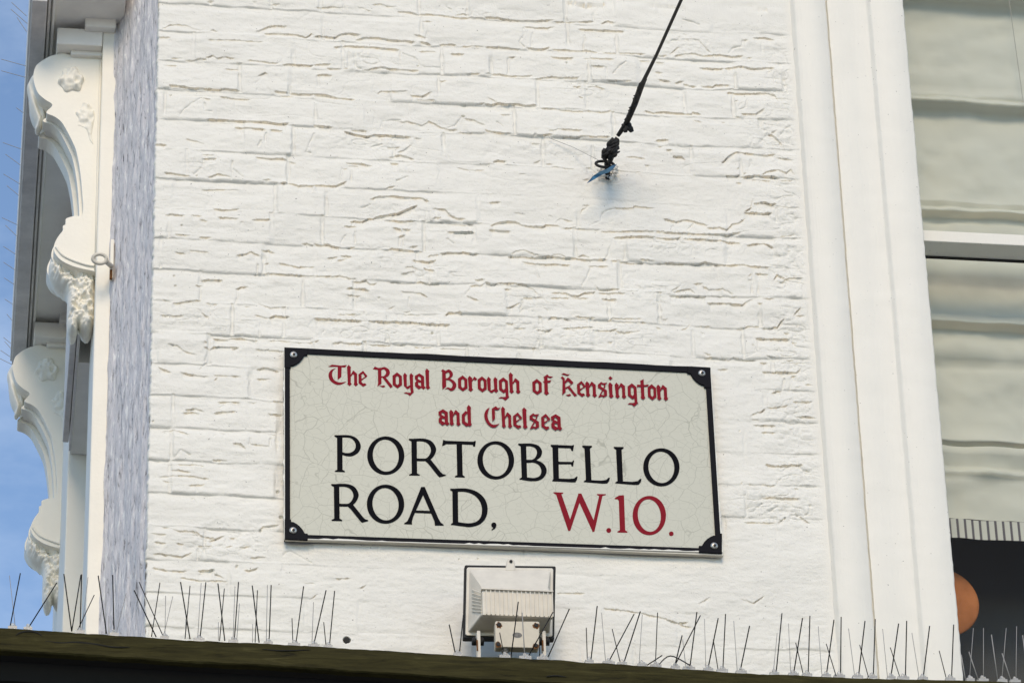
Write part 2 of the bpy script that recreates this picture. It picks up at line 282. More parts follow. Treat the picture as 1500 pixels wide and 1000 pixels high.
# brick wall as a relief: traced ledges (paint lips, brick edges) over a procedural bond
TILES = {'A': (210, 0, 5.884), 'B': (460, 0, 5.884), 'C': (710, 0, 5.884), 'D': (960, 0, 5.884),
         'E': (210, 170, 5.884), 'F': (460, 170, 5.884), 'G': (710, 170, 5.884), 'H': (960, 170, 5.884),
         'I': (210, 340, 5.884), 'J': (460, 340, 5.884), 'K': (710, 340, 5.884), 'L': (960, 340, 5.884),
         'M': (205, 505, 5.884), 'N': (205, 675, 5.884), 'O': (1020, 505, 5.884), 'P': (1020, 675, 5.884),
         'Q': (200, 820, 3.125), 'R': (640, 860, 2.5)}
LEDGES = {
'A': '''5 550,5 605,10;3 940,8 980,15;2 1080,38 1180,35;1.5 165,250 230,215 300,212 370,222 420,245 500,265;3 580,265 600,258 640,278;4 970,268 1000,262 1060,235 1080,222 1160,220 1230,218;3 1040,290 1200,287 1330,295 1400,318 1450,285 1471,300;4 115,318 230,322;2 560,350 760,348 1030,362;2 240,500 330,495;5 360,517 430,518 490,507 540,510;3 540,495 600,480 640,505 700,490 780,505;2 900,520 1000,530 1100,545 1170,550;5 1195,560 1280,552 1380,560 1471,562;3 165,555 300,565;2 700,595 850,598;3 990,655 1050,630 1070,640;C 970,715 1000,690 985,780;6 220,740 340,748 400,765 540,768 650,780 700,772 840,787;4 1130,790 1250,798 1380,805 1471,805;3 1180,825 1300,825;4 660,835 800,850 930,858;3 500,835 580,860;C 310,1000 370,925 490,845;C 525,890 525,960 590,960''',
'B': '''3 20,65 120,60 150,55 250,65;C 250,0 255,65;2 370,60 420,70 490,95;2 500,40 570,30 640,52 710,55;4 720,97 830,105 880,125 1000,122 1120,135 1250,155 1330,150 1471,160;2 1220,130 1290,118 1350,130 1380,70;C 1100,35 1175,80;5 0,310 70,305 180,320 220,295 300,285 400,300;5 360,340 450,320 560,325 660,342 800,352 870,362;4 860,300 910,308 950,320 970,325;C 968,200 980,270 965,330;5 910,360 960,365 1010,385;4 1070,383 1190,380 1230,388;3 1270,400 1380,398 1471,408;3 900,185 1020,188;6 170,400 300,392 480,403 740,425;3 900,440 1060,435;5 1180,462 1290,465;C 740,440 740,590;C 300,430 295,580;C 350,440 360,560 400,590;4 0,555 140,548;3 110,585 300,588;4 430,600 510,590 580,578 660,598 740,600 900,610;C 890,550 950,578 1080,580 1110,598;C 760,455 870,500 900,545;4 1310,645 1430,640;5 30,645 80,637 150,645;C 35,650 40,740;6 0,805 110,812 200,838 350,852;3 550,800 580,775 690,790 810,785;5 830,822 930,835 1010,795;3 870,860 1040,868;4 1065,688 1100,705 1150,690;4 1250,902 1320,905;4 1390,900 1471,890;6 1270,995 1300,1000''',
'C': '''7 710,15 790,22 810,40 880,45 990,40 1040,30;4 1380,42 1471,60;4 0,150 110,150 160,165 250,175 330,178 470,178 590,172;3 600,185 740,185 870,185 950,180;C 1010,45 930,130 945,175;3 1000,205 1060,180 1120,200;4 340,228 440,235 540,240 600,225;5 800,245 860,250 900,252 1000,260 1060,258 1210,268;C 335,240 340,300 300,360 340,400;C 415,265 400,400;C 865,295 855,420;4 0,405 150,408 240,420 310,425;5 360,410 430,425 510,428 560,408;4 570,430 700,432 800,437 880,430 980,452;3 1010,455 1150,460 1250,462 1380,468;5 570,497 690,502 765,497;3 850,505 1000,515 1120,515;4 1330,520 1430,525;4 205,490 265,490;C 205,500 205,640;4 0,637 130,637 210,655 330,655 410,648;4 440,675 520,668 570,660 650,667 810,667;C 1110,640 1150,590 1210,540;3 1040,700 1260,700;3 900,575 1040,580;C 1045,590 1045,700;4 755,740 830,742;3 870,745 960,742 1040,768;2 810,830 860,845;2 20,840 100,880;6 0,895 60,905 110,890 200,905 280,900 360,915 440,908 455,900;5 480,935 600,940 690,948 770,958 900,955 1000,965 1060,960 1090,945;4 1380,945 1471,970;3 140,985 230,988''',
'D': '''6 0,58 80,55 160,60 270,72;C 60,10 160,40;C 240,170 300,185 370,210;2 750,65 850,80 1000,98;4 220,295 280,300;C 140,350 205,350 215,300;2 215,340 370,345 420,400 470,450;3 120,470 180,420 210,410;4 20,485 100,478;4 160,485 250,465 340,462 420,482 550,470 630,480 650,488 760,475;C 640,450 680,410 745,395 750,350;5 750,345 800,342;5 845,325 940,322 1030,342;4 790,498 830,495;5 380,585 500,590 590,588;5 600,585 740,572 830,595 1030,585;3 950,625 1020,610;5 0,537 80,537;4 0,620 60,628;4 20,685 130,705;4 170,715 240,700;4 240,725 310,742 350,745;4 390,738 490,745 520,730 640,732;7 610,800 640,792 700,805 850,805 960,800 1030,820 1050,860;C 790,850 780,920 730,945;3 660,880 710,868;C 690,935 685,1000;5 0,965 80,960 170,975 310,985 320,968 390,985;4 740,985 860,985 940,940''',
'E': '''7 540,25 700,28 830,38 950,45 1060,45 1150,65 1250,62;6 780,92 880,100 1050,118;4 1090,122 1200,130;6 95,238 140,240 200,248;2 370,195 450,210 530,235;4 510,370 560,365 630,362;2 500,330 620,335;C 515,375 505,440 440,500;C 765,390 760,540;3 180,490 330,505 410,520;3 560,530 640,500 760,525;3 870,565 930,572;C 770,460 860,525;5 960,352 1040,358 1110,368 1200,362 1310,402;4 1030,550 1100,548;7 1180,578 1290,580 1330,602 1400,600 1471,605;2 500,628 820,632;5 600,800 680,815 740,815 820,800;4 640,880 730,882 820,890;4 190,855 260,850 350,862;4 410,862 500,866;3 480,895 550,910;5 930,900 1010,898 1100,900;3 830,925 860,915;C 1055,150 1050,215;C 1010,215 990,260;C 1470,150 1410,300 1440,310''',
'F': '''7 0,75 60,88 160,95;4 315,122 400,122 460,130;7 260,133 350,155 460,178 520,162 620,165 760,175 830,180;4 860,185 930,192;C 580,85 600,40 740,30;3 700,30 770,50 800,42 870,60 930,75 990,42 1040,60 1100,95 1170,115 1230,112;C 1150,100 1220,75 1270,20 1290,0;3 1300,20 1380,35 1471,80;2 1240,135 1340,145 1471,150;C 490,270 580,240;3 630,270 740,265;3 720,310 775,290 840,245;4 645,362 740,332 860,365;6 650,405 735,410;5 270,405 400,412 500,430;4 280,428 400,432;C 245,460 225,560;2 245,458 300,458;C 320,465 320,550;6 0,602 90,598 180,600 240,580 280,565;5 600,645 640,620 690,612;C 720,560 800,525;2 1230,435 1330,458 1471,460;5 480,720 560,697 690,695 800,705 930,708 990,740;C 410,790 480,765;7 310,912 350,900 420,905 460,885 510,880 560,862 640,852 720,840 790,810 890,770;6 600,895 700,905 780,910 870,905;5 1010,895 1050,878 1090,882;4 1020,800 1080,805 1130,810 1170,855 1230,885 1300,885;6 1310,920 1380,930;3 1070,915 1200,930 1320,935;4 1420,935 1450,910;5 680,968 740,975 760,998;5 760,975 830,982;3 260,950 370,950;4 1150,997 1380,995''',
'G': '''4 0,120 60,135 150,148 230,150;C 110,50 150,85;3 550,130 600,130 630,112 740,122 840,125;4 440,165 500,168 590,160;4 590,182 700,180 790,185 840,175 950,185 1080,185;C 440,165 400,235;4 390,235 480,232;5 70,395 110,378 190,385;4 420,400 480,375;3 520,408 590,412;2 580,435 770,460;3 1220,350 1300,350 1380,365;3 1380,420 1420,422;2 290,502 350,502;3 840,545 900,545;4 40,740 135,740;2 250,825 350,845;C 910,940 1000,895 1020,825 1120,790;3 1120,790 1280,790 1290,775 1380,785 1471,790;6 50,940 120,915 200,900 270,905 330,940 410,945 500,950 530,932 650,945;4 650,960 720,962 860,970 990,978;4 1000,990 1120,990 1471,993;3 820,850 840,800 890,780;3 840,765 900,768;2 610,910 650,875 760,905;3 550,850 585,862;5 40,975 120,985 220,990''',
'H': '''5 0,210 60,205 110,208;5 90,290 140,290;6 150,345 230,350 255,378;4 20,265 60,260;3 280,30 400,58;2 560,50 620,60;3 680,10 740,15;5 570,405 640,345 690,315 760,315 830,325 900,330 960,335 1040,320;3 1040,350 1200,378;C 900,225 970,150;5 970,150 1010,158 1060,205 1100,245;4 1000,140 1050,115;C 1060,180 1130,100 1180,75;C 1150,85 1190,135;C 825,370 830,410 810,445;5 705,455 730,445;5 750,495 780,492;6 605,520 700,520 730,512;7 745,525 830,520 860,512 920,520 1000,520 1080,535;5 820,545 900,545 1000,555;5 1070,552 1190,553;3 910,515 960,480 1060,462 1130,490 1165,460 1205,515;5 700,575 740,575;6 850,755 930,740 1000,760 1040,755;3 820,790 840,715;7 765,830 860,832 930,838 1000,830;5 770,820 830,790;4 70,885 180,910 250,895 320,905 390,928 450,945;4 440,968 560,965 610,985 660,935 720,920 770,885;C 330,930 280,990;C 140,960 150,940;6 0,993 80,998''',
'I': '''4 480,48 580,50;2 270,25 400,35;3 270,172 360,190;2 400,165 560,175;4 800,205 890,190 930,172 1000,210;5 1015,160 1080,155 1130,180;5 1370,97 1410,95 1471,115;4 1040,272 1080,270;C 985,285 980,360;C 1050,290 1050,350;3 950,368 1080,358;3 1170,270 1260,285 1330,300 1380,295 1471,302;3 1080,360 1220,368 1471,380;5 490,415 540,405 600,405 680,410;4 450,462 510,455;C 490,480 490,570;4 790,490 840,470 900,465;C 805,490 810,560 790,620;4 780,615 810,560;4 250,612 330,605 400,592 500,585;2 160,580 250,610;5 870,635 930,642;3 540,610 640,625;2 990,610 1100,650 1180,640;6 1080,738 1140,720 1260,730;3 960,712 1080,740;3 145,712 260,720 350,715;5 500,690 560,730;C 1010,770 1000,890;7 595,905 640,915 720,918 770,905 850,905 900,920 990,930;3 1070,930 1200,932 1300,945 1471,948;5 520,940 550,955;5 600,990 680,985 820,985;4 210,965 260,968;4 520,990 560,998''',
'J': '''6 0,100 60,112 110,105 180,128 230,132;4 270,138 350,130;C 235,88 270,30;C 355,0 352,90;5 725,45 790,25;C 735,50 735,125;C 770,45 770,115;5 580,165 620,160 670,145 740,150 850,160 935,165;3 820,130 900,115;6 1085,180 1170,175 1250,175 1290,168 1370,185 1420,182;4 980,205 1030,195 1085,190;6 1190,0 1390,0;C 1150,55 1200,90;4 230,205 320,212;3 110,230 200,215;3 200,250 300,225;7 850,238 930,245 990,252 1050,240;4 750,360 800,348 880,335;3 780,300 850,300 900,315;4 940,305 1000,325 1040,335;C 920,385 980,345;C 1000,340 1000,440;3 0,382 100,382 180,382 220,375 330,405;5 330,425 400,425 450,410 480,445 540,442;5 640,435 700,430 760,440 820,440 920,425 1000,448 1100,440;5 280,492 300,480 440,490 480,508;3 750,510 860,520 920,522 980,555;3 280,542 400,545;C 350,550 335,610;C 290,570 290,610;C 820,560 815,640;3 640,655 690,640;6 1120,720 1160,690 1260,690 1285,715;3 770,682 830,680;3 760,700 930,710;6 0,742 120,745 250,755 400,762;6 470,765 600,770 690,768 820,772 980,785 1170,797;3 200,708 360,708;5 1330,465 1390,455 1440,460 1471,435;C 1340,490 1305,545;3 1310,548 1420,595;4 0,950 40,935;4 150,960 230,950 300,965 420,962;4 470,968 640,970 800,965;4 860,982 940,985 1060,978;3 1080,995 1340,1000;5 1390,410 1471,405''',
'K': '''7 200,205 290,210 440,215 540,205 640,215 740,222 860,235 980,240 1060,235;3 230,190 270,165 340,158 420,185 480,205;3 580,195 660,190 700,215;3 790,210 850,185 890,200 940,230;5 980,220 1030,235 1060,215;C 1050,220 1090,120 1110,50;6 1115,45 1160,38 1270,42 1400,40 1471,45;5 1080,245 1180,248 1280,262 1380,258;3 1340,235 1471,245;4 1390,265 1471,270;5 320,255 450,270 560,275 740,280;4 890,292 1060,295;C 905,310 890,380 840,460;C 440,290 455,350 470,390;C 1220,345 1185,410;7 0,430 60,450 110,445;4 110,440 240,440 360,460 420,485 470,540;4 160,490 230,485;5 580,520 640,515 700,515 750,540 800,548 860,515 960,512;4 950,460 990,495 1060,495 1180,488;4 970,520 1100,525 1220,522;3 330,565 490,560;3 570,565 700,560 900,565;5 1010,572 1140,585;C 325,580 310,650;4 180,655 240,640 300,605;C 310,690 320,660;4 540,755 570,735 640,742 700,745 770,768;3 780,730 950,738;3 860,765 900,770;2 1040,770 1110,740;2 1110,745 1350,745;2 1130,770 1350,772;4 1340,775 1390,778;3 180,780 260,795;3 250,825 350,830;4 440,840 520,855 580,840;3 670,828 780,830 940,812;3 930,850 1060,850 1140,835;3 1130,850 1200,862 1340,845;C 460,925 440,985;4 1060,945 1100,940;5 400,995 450,998''',
'L': '''5 0,50 110,65 190,58 220,42;6 230,65 380,65 500,75 620,80 740,92;5 0,5 150,10 400,25 600,30 740,0;5 790,110 860,100 940,90 1020,130;3 1070,35 1200,20;5 0,265 120,265 280,275 360,280 420,268 500,282;6 500,282 610,292 700,282 760,280 830,298 980,302;4 1020,408 1050,360 1120,400;5 1100,415 1150,390 1280,395;4 1070,430 1110,425;5 860,355 970,360;5 800,410 830,405;5 800,380 830,355;C 890,380 885,540;C 835,370 830,520;4 330,440 410,438;3 130,510 200,465;3 140,515 240,490 300,485 340,520;3 400,460 460,490 580,488 670,530;7 110,545 200,545 440,552;4 450,548 700,555;6 450,610 600,610 700,620 750,625 780,600 850,565;4 0,515 60,520;4 920,570 1030,575;5 880,610 920,620;4 690,825 740,830 800,805 910,812;5 920,830 1000,822 1050,815 1080,770 1110,745;6 865,912 950,920 1040,920 1160,918;4 1110,865 1160,865;5 1190,715 1250,650;3 1200,720 1290,720;4 1210,810 1230,808;3 215,835 260,825 300,790;3 370,805 480,805;3 380,850 430,860;3 0,810 60,830;4 1170,940 1220,955;C 885,930 880,1000;4 60,748 110,745;4 1130,155 1170,155''',
'M': '''4 545,15 600,35 640,15 700,12 850,15 800,30;2 240,0 320,5 380,55 490,88;5 150,190 200,208 260,238;4 350,240 440,260 510,270 590,275;C 520,210 570,165 605,155;C 575,90 560,140;3 1000,35 1110,40 1240,52;5 1010,205 1080,190 1150,210 1210,225;3 1010,290 1130,290;4 640,310 670,285;2 640,270 870,272;5 670,495 770,492 870,498;5 910,497 1005,497;C 690,540 740,500;4 1080,498 1150,485 1230,490;5 370,585 440,578 520,592;4 390,560 480,550 550,570;4 640,592 720,580 820,575;5 1100,592 1160,602 1230,602;3 190,740 290,730 410,770;3 380,768 420,775;C 640,785 680,730;4 690,765 750,768;3 940,738 1060,755 1210,795;4 800,850 870,855 910,895;3 940,855 1120,880;C 940,855 950,805;C 1130,810 1125,870;C 300,975 350,910 430,945;5 130,995 180,998;3 620,993 760,995''',
'N': '''3 190,15 260,30 460,30 560,40;3 250,80 330,78 430,95;4 750,90 765,75;2 160,130 400,125 600,150;2 190,165 290,185;3 420,210 550,200;C 490,210 490,260;C 445,320 470,310 480,350 490,350;5 105,568 140,570;3 180,570 240,570 330,600 450,605 500,640;3 430,605 490,610 540,645 640,660;4 590,685 680,655 740,630;4 770,658 830,655;3 90,620 220,635;4 120,695 220,708;3 310,705 380,712;3 500,725 620,728;3 740,738 790,730;3 860,735 950,730;3 110,795 170,790 220,805 360,820 450,785;C 500,760 500,860;7 500,935 640,937;3 100,910 250,940 400,942;3 500,965 580,955;4 640,965 680,995;4 900,935 940,940 1020,915;C 1240,800 1260,780 1300,768 1471,870;5 1030,600 1060,560 1130,555 1200,545;3 950,830 1090,820''',
'O': '''5 60,110 120,105 280,125 320,105 400,125 520,128;3 60,60 130,90;C 490,0 520,60 440,100;5 570,230 700,235 860,238 900,205;5 810,270 870,265;C 755,290 740,380;C 808,290 808,375;6 650,415 690,395 740,395;5 600,95 650,105;4 550,155 620,155;4 780,140 850,130;4 840,160 880,160;4 830,490 950,495 1000,490;C 850,550 890,520;4 470,610 520,585 560,575 600,550;3 600,545 680,540 790,525;5 490,688 580,690 680,692;5 870,620 940,620 1040,632;4 800,725 830,728;C 830,655 905,680;3 470,640 550,650;3 180,205 270,205;3 560,752 680,752;3 850,365 900,360;3 940,345 1020,345''',
'P': '''5 595,25 660,40 760,38 920,30;2 920,70 980,95;3 380,205 400,175;3 440,200 500,212 560,200 640,215 690,210;C 690,210 740,140 800,120;5 560,315 690,312 740,318 890,322;C 430,480 450,435 500,430 560,365;C 610,440 700,385;3 410,520 560,525 700,530;4 700,530 760,480;4 850,445 940,500 980,530;C 980,380 970,440 930,470;C 1130,330 1130,450 1080,510;3 840,230 880,240''',
'Q': '''4 290,45 355,42;2 360,60 400,85;2 200,75 280,90 420,97;2 910,85 980,80;2 1020,130 1050,115;2 780,190 830,155;2 770,105 815,105''',
'R': '''3 610,75 700,85 760,95 840,115 930,145;3 830,115 880,130 920,125;2 955,60 1000,35;2 1110,40 1160,55 1200,30;2 440,20 540,20'''}
def wall_relief():
    dx = 0.00125; xs = np.arange(XL, X1 + 0.006, dx)
    ztop_frame = P(300, 0)[2] + 0.02
    zs = np.concatenate([np.arange(ZB, ztop_frame, 0.00135), np.arange(ztop_frame, ZT, 0.006)])
    X, Z = np.meshgrid(xs, zs); nz, nx = X.shape
    def pxmask(blobs):        # soft blobs given at photograph pixels on the wall: (px, py, rx, ry, weight)
        a = np.zeros_like(X)
        for (px, py, rx, ry, wt) in blobs:
            c = P(px, py); ex = rx / 690.0; ez = ry / 585.0
            a = np.maximum(a, wt * np.exp(-(((X - c[0]) / ex) ** 2 + ((Z - c[2]) / ez) ** 2) ** 2))
        return a
    smooth = pxmask([(880, 290, 190, 45, .9), (780, 900, 420, 75, 1), (720, 860, 300, 70, 1), (1000, 860, 260, 75, 1), (1120, 820, 110, 55, 1), (1072, 640, 45, 120, .8), (560, 860, 120, 60, .8), (1130, 870, 200, 80, 1), (1110, 640, 60, 120, .6), (1060, 290, 110, 40, .8), (480, 900, 200, 60, .7), (1030, 25, 160, 35, .7)])
    rough = pxmask([(1150, 120, 32, 60, .9), (1140, 200, 50, 40, .8), (1160, 300, 40, 50, 1), (1165, 400, 40, 60, 1), (1165, 500, 40, 60, 1), (1165, 600, 45, 60, .8), (1140, 740, 70, 26, 1), (1170, 690, 40, 30, .9),
                    (640, 400, 45, 16, .9), (560, 375, 40, 22, .6), (545, 90, 45, 18, .8), (790, 440, 60, 22, .7), (540, 205, 60, 20, .6), (300, 235, 35, 18, .6), (1010, 355, 90, 18, .8), (960, 425, 55, 20, .7), (850, 125, 40, 20, .7),
                    (550, 480, 110, 24, .8), (830, 490, 140, 28, .8), (330, 790, 60, 26, .7), (600, 320, 80, 20, .5), (830, 220, 60, 18, .5), (1010, 70, 40, 22, .6), (885, 255, 26, 22, 1.2), (340, 480, 70, 22, .5), (280, 465, 60, 20, .6), (690, 15, 60, 14, .5)])
    # brick bond --------------------------------------------------------------
    pitch = 0.0792; zc0 = 7.6573 - 0.004
    jit = 0.0045 * vn(X, Z, .22, 9, 3) + .0016 * vn(X, Z, .045, .06, 4) + .0007 * vn(X, Z, .012, .05, 6); course = np.floor((zc0 - Z + jit) / pitch); fr = (zc0 - Z + jit) / pitch - course   # 0 at the bottom edge of the brick above, grows downward
    wv = course.astype(int)
    bl = 0.2225; sh = (np.where(wv % 2 == 0, 0.0, bl * .37)) + 0.05 * np.sin(wv * 2.3)
    u = (X + sh) / (bl * 1.5); ub = np.floor(u); fu = u - ub
    head = fu > 0.667; bid = (ub * 2 + head).astype(int)
    rg = np.random.RandomState(5); tab = rg.uniform(-1, 1, (64, 256)); tab2 = rg.uniform(-1, 1, (64, 256))
    h = 0.0022 * tab[wv & 63, bid & 255] * (1 - .8 * smooth)
    h += 0.0032 * tab2[wv & 63, bid & 255] * (fr - .5) * (1 - .8 * smooth)
    # box-blur the plate steps so that bricks meet in thick paint, not knife edges
    def blur(a, r, ax):
        k = 2 * r + 1; pad = [(0, 0), (0, 0)]; pad[ax] = (r + 1, r); c = np.cumsum(np.pad(a, pad, mode='edge'), axis=ax)
        return (np.take(c, range(k, c.shape[ax]), axis=ax) - np.take(c, range(0, c.shape[ax] - k), axis=ax)) / k
    h = blur(blur(h, 4, 1), 2, 0)
    # weathered bed joints: soft bite that fades downward
    nb = vn(X, wv * 3.7, .10, 1, 11) * .6 + vn(X, wv * 5.1, .03, 1, 12) * .4
    amp = np.clip(0.0023 + 0.0030 * nb, 0.0004, .0046) * (1 - .92 * smooth)
    t_ = fr * pitch
    bed = amp * np.clip(t_ / .0035, 0, 1) * np.clip(1 - (t_ - .0035) / .018, 0, 1)
    # perpends: shallow intermittent grooves
    dj = np.minimum(np.minimum(fu, 1 - fu), np.abs(fu - .667)) * bl * 1.5 + .002 * vn(X, Z, .03, .012, 31)
    npd = np.clip(vn(X, Z, .09, .05, 32) * 1.4 + .45, 0, 1)
    bed = np.maximum(bed, 0.0038 * npd * np.exp(-(dj / .0042) ** 4) * (1 - .9 * smooth))
    # noise -------------------------------------------------------------------
    h += (0.0022 * vn(X, Z, .16, .07, 41) + 0.0014 * vn(X, Z, .06, .024, 42) + .00065 * vn(X, Z, .030, .010, 50)) * (1 - .45 * smooth)
    h += .00022 * vn(X, Z, .020, .005, 51) + .00012 * vn(X, Z, .008, .0035, 52)
    h += (0.00028 + .00075 * rough) * (vn(X, Z, .016, .010, 43) * 1.0 + vn(X, Z, .007, .006, 44) * .8 + vn(X, Z, .0036, .0034, 45) * .45)
    rid = 1 - np.abs(vn(X, Z, .030, .014, 46)); h -= .0022 * rough * np.clip((rid - .82) / .18, 0, 1)
    rid = 1 - np.abs(vn(X, Z, .075, .035, 47)); h -= .0010 * np.clip((rid - .93) / .07, 0, 1) * (1 - smooth) * np.clip(vn(X, Z, .2, .15, 48) + .2, 0, 1)
    # traced ledges -----------------------------------------------------------
    bite = bed; lip = np.zeros_like(h); rnd = np.random.RandomState(3)
    ztr = zs
    for key, txt in LEDGES.items():
        ox, oy, sc = TILES[key]
        for item in txt.split(';'):
            kind, *pp = item.split()
            pts = np.array([P(ox + float(q.split(',')[0]) / sc, oy + float(q.split(',')[1]) / sc)[[0, 2]] for q in pp])
            if kind == 'C':
                for a, b_ in zip(pts[:-1], pts[1:]):
                    i0, i1 = np.searchsorted(xs, [min(a[0], b_[0]) - .008, max(a[0], b_[0]) + .008]); j0, j1 = np.searchsorted(ztr, [min(a[1], b_[1]) - .008, max(a[1], b_[1]) + .008])
                    if i1 - i0 < 2 or j1 - j0 < 2: continue
                    xx = X[j0:j1, i0:i1]; zz = Z[j0:j1, i0:i1]; d = b_ - a; l2 = d @ d
                    tt = np.clip(((xx - a[0]) * d[0] + (zz - a[1]) * d[1]) / l2, 0, 1)
                    ds = np.hypot(xx - a[0] - tt * d[0] + .0016 * vn(xx, zz, .012, .012, 61), zz - a[1] - tt * d[1] + .0012 * vn(xx, zz, .012, .012, 62))
                    gdep = (.0042 * (.55 + .45 * vn(xx, zz, .02, .02, 63)))
                    bite[j0:j1, i0:i1] = np.maximum(bite[j0:j1, i0:i1], gdep * np.exp(-(ds / .0022) ** 2))
                continue
            dpt = float(kind) * .00066
            order = pts if pts[0, 0] <= pts[-1, 0] else pts[::-1]
            L0, L1 = pts[:, 0].min(), pts[:, 0].max()
            for a, b_ in zip(order[:-1], order[1:]):
                if b_[0] < a[0]: a, b_ = b_, a
                i0, i1 = np.searchsorted(xs, [a[0], b_[0] + dx * .6]); i1 = min(i1, nx)
                if i1 <= i0: continue
                x = xs[i0:i1]; q = np.clip((x - a[0]) / max(1e-6, b_[0] - a[0]), 0, 1)
                zl_ = a[1] + (b_[1] - a[1]) * q + .0008 * vn(x, a[1], .006, 1, 71) + .0006 * vn(x, a[1], .0028, 1, 72)
                fade = np.clip(np.minimum((x - L0 + .002) / .008, (L1 - x + .002) / .008), .15, 1)
                dd_ = dpt * fade * (1 + .35 * vn(x, a[1], .018, 1, 73))
                nt_ = (.0024 + .85 * dpt) * np.clip(fade, .3, 1) * np.clip(.6 + 1.2 * vn(x, a[1] * 7, .010, 1, 74), .0, 1.6)
                for k_, i in enumerate(range(i0, i1)):
                    zl, dd, nc = zl_[k_], dd_[k_], nt_[k_]; R = .007 + 3.0 * dd
                    j0, j1 = np.searchsorted(ztr, [zl - R, zl]); t0 = zl - ztr[j0:j1]
                    bite[j0:j1, i] = np.maximum(bite[j0:j1, i], dd * (1 - t0 / R) + nc * np.clip(1.15 - t0 / .0020, 0, 1))
                    k0, k1 = np.searchsorted(ztr, [zl, zl + .012])
                    lip[k0:k1, i] = np.maximum(lip[k0:k1, i], .30 * dd * np.exp(-(ztr[k0:k1] - zl) / .006))
    h = h - bite + lip
    # pits, and the drilled hole low on the wall
    for (px, py, r_, dp) in [(508, 937, .0075, .020), (250, 139, .0022, .004), (288, 257, .0022, .004), (266, 331, .0022, .004), (830, 92, .0026, .005), (1170, 220, .003, .005), (633, 487, .0025, .006), (612, 97, .0025, .004), (255, 404, .002, .004), (257, 419, .0022, .004),
                            (407, 719, .0035, .006), (412, 757, .004, .006), (381, 776, .003, .004), (659, 688, .002, .003), (672, 819, .0015, .004), (700, 818, .0015, .004), (347, 828, .002, .004), (346, 830, .002, .004), (1150, 758, .0025, .005), (224, 617, .0022, .004), (1083, 631, .002, .003), (555, 436, .002, .003)]:
        c = P(px, py); i0, i1 = np.searchsorted(xs, [c[0] - .02, c[0] + .02]); j0, j1 = np.searchsorted(ztr, [c[2] - .02, c[2] + .02])
        d = np.hypot(X[j0:j1, i0:i1] - c[0], Z[j0:j1, i0:i1] - c[2]) + .0006 * vn(X[j0:j1, i0:i1], Z[j0:j1, i0:i1], .004, .004, 81)
        h[j0:j1, i0:i1] -= dp * np.clip((r_ - d) / .0012 + .5, 0, 1)
    # crumbly left arris: pull the first columns about and round the edge back
    rag = .0016 * vn(0, zs, 1, .013, 91) + .0012 * vn(0, zs, 1, .006, 92)
    for k in range(8): X[:, k] += rag * (1 - k / 8.0)
    h[:, 0] -= .006; h[:, 1] -= .0025; h[:, 2] -= .001
    ed = np.clip((xs[-1] - .004 - xs) / .030, 0, 1); h *= ed * ed * (3 - 2 * ed)
    Y = -h
    V = np.stack([X, Y, Z], -1)
    back = V[:, :1].copy(); back[:, 0, 1] = .03; V = np.concatenate([back, V], 1); nx += 1
    V = V.reshape(-1, 3)
    idx = np.arange(nz * nx).reshape(nz, nx)
    q = np.stack([idx[:-1, :-1], idx[:-1, 1:], idx[1:, 1:], idx[1:, :-1]], -1).reshape(-1, 4)
    me = bpy.data.meshes.new('wall'); me.vertices.add(len(V)); V2 = V - np.array([0, .1, 0])
    me.vertices.foreach_set('co', V2.astype(np.float32).ravel())
    me.loops.add(q.size); me.loops.foreach_set('vertex_index', q.ravel().astype(np.int32))
    me.polygons.add(len(q)); me.polygons.foreach_set('loop_start', np.arange(0, q.size, 4, dtype=np.int32))
    me.polygons.foreach_set('use_smooth', np.ones(len(q), bool))
    me.update(calc_edges=True)
    o = bpy.data.objects.new('wall', me); COL.objects.link(o); me.materials.append(MT['wall']); o.parent = bld
    return o
wall_relief()
c = P(508, 937, .0); m_ = MB(); m_.tube([(c[0], -.0006, c[2]), (c[0], .004, c[2])], [.0064, .0064], 14); m_.build('hole_shade_disc', 'shopdark', bld)  # black disc standing in for the shade inside the drilled pit

# architrave: stepped profile swept up the jamb with hand-painted unevenness
def architrave():
    prof = [(X1 - .012, .02), (X1 - .003, .002), (X1 + .002, -.001), (X1 + .006, -.0095), (X1 + .0095, -.012), (X1 + .05, -.0125), (X2 - .004, -.0122), (X2 - .0012, -.0098), (X2 + .0000, .002), (X2 + .0018, .002), (X2 + .0036, -.0050),
            (X2 + .009, -.0060), (X2 + .05, -.0062), (X3 - .006, -.0066), (X3 - .002, -.0085), (X3 + .002, -.0145), (X3 + .006, -.0165), (X3 + .05, -.0170), (X4 - .004, -.0165), (X4 - .0012, -.0152), (X4, -.012), (X4 + .001, .05), (X4 + .001, .20)]
    zs = np.arange(ZB, ZT, .006); V = []; n = len(prof)
    px_ = np.array([p[0] for p in prof]); py_ = np.array([p[1] for p in prof])
    for z in zs:
        x = px_ + .0003 * vn(px_ * 3, z, .2, .05, 101) + .0007 * vn(px_ * 9, z, .05, .012, 102)
        y = py_ + .0004 * vn(px_, z, .03, .10, 103) + .0006 * vn(px_, z, .012, .025, 104)
        V += list(zip(x, y, [z] * n))
    F_ = [(i * n + k, i * n + k + 1, (i + 1) * n + k + 1, (i + 1) * n + k) for i in range(len(zs) - 1) for k in range(n - 1)]
    m_ = MB(); m_.add(V, F_); o = m_.build('architrave', 'trim', bld, smooth=True)
    es = o.modifiers.new('es', 'EDGE_SPLIT'); es.split_angle = math.radians(50)
    # matching jamb and wall on the far side of the opening, out of frame
    xr = X4 + 1.0; m_ = MB(); m_.box(xr, xr + .26, -.016, .20, ZB, ZT); m_.build('architrave', 'trim', bld)
    m_ = MB(); m_.box(xr + .262, xr + 2.2, 0, .25, 0, ZT); m_.build('side_wall', 'wall', bld)
architrave()
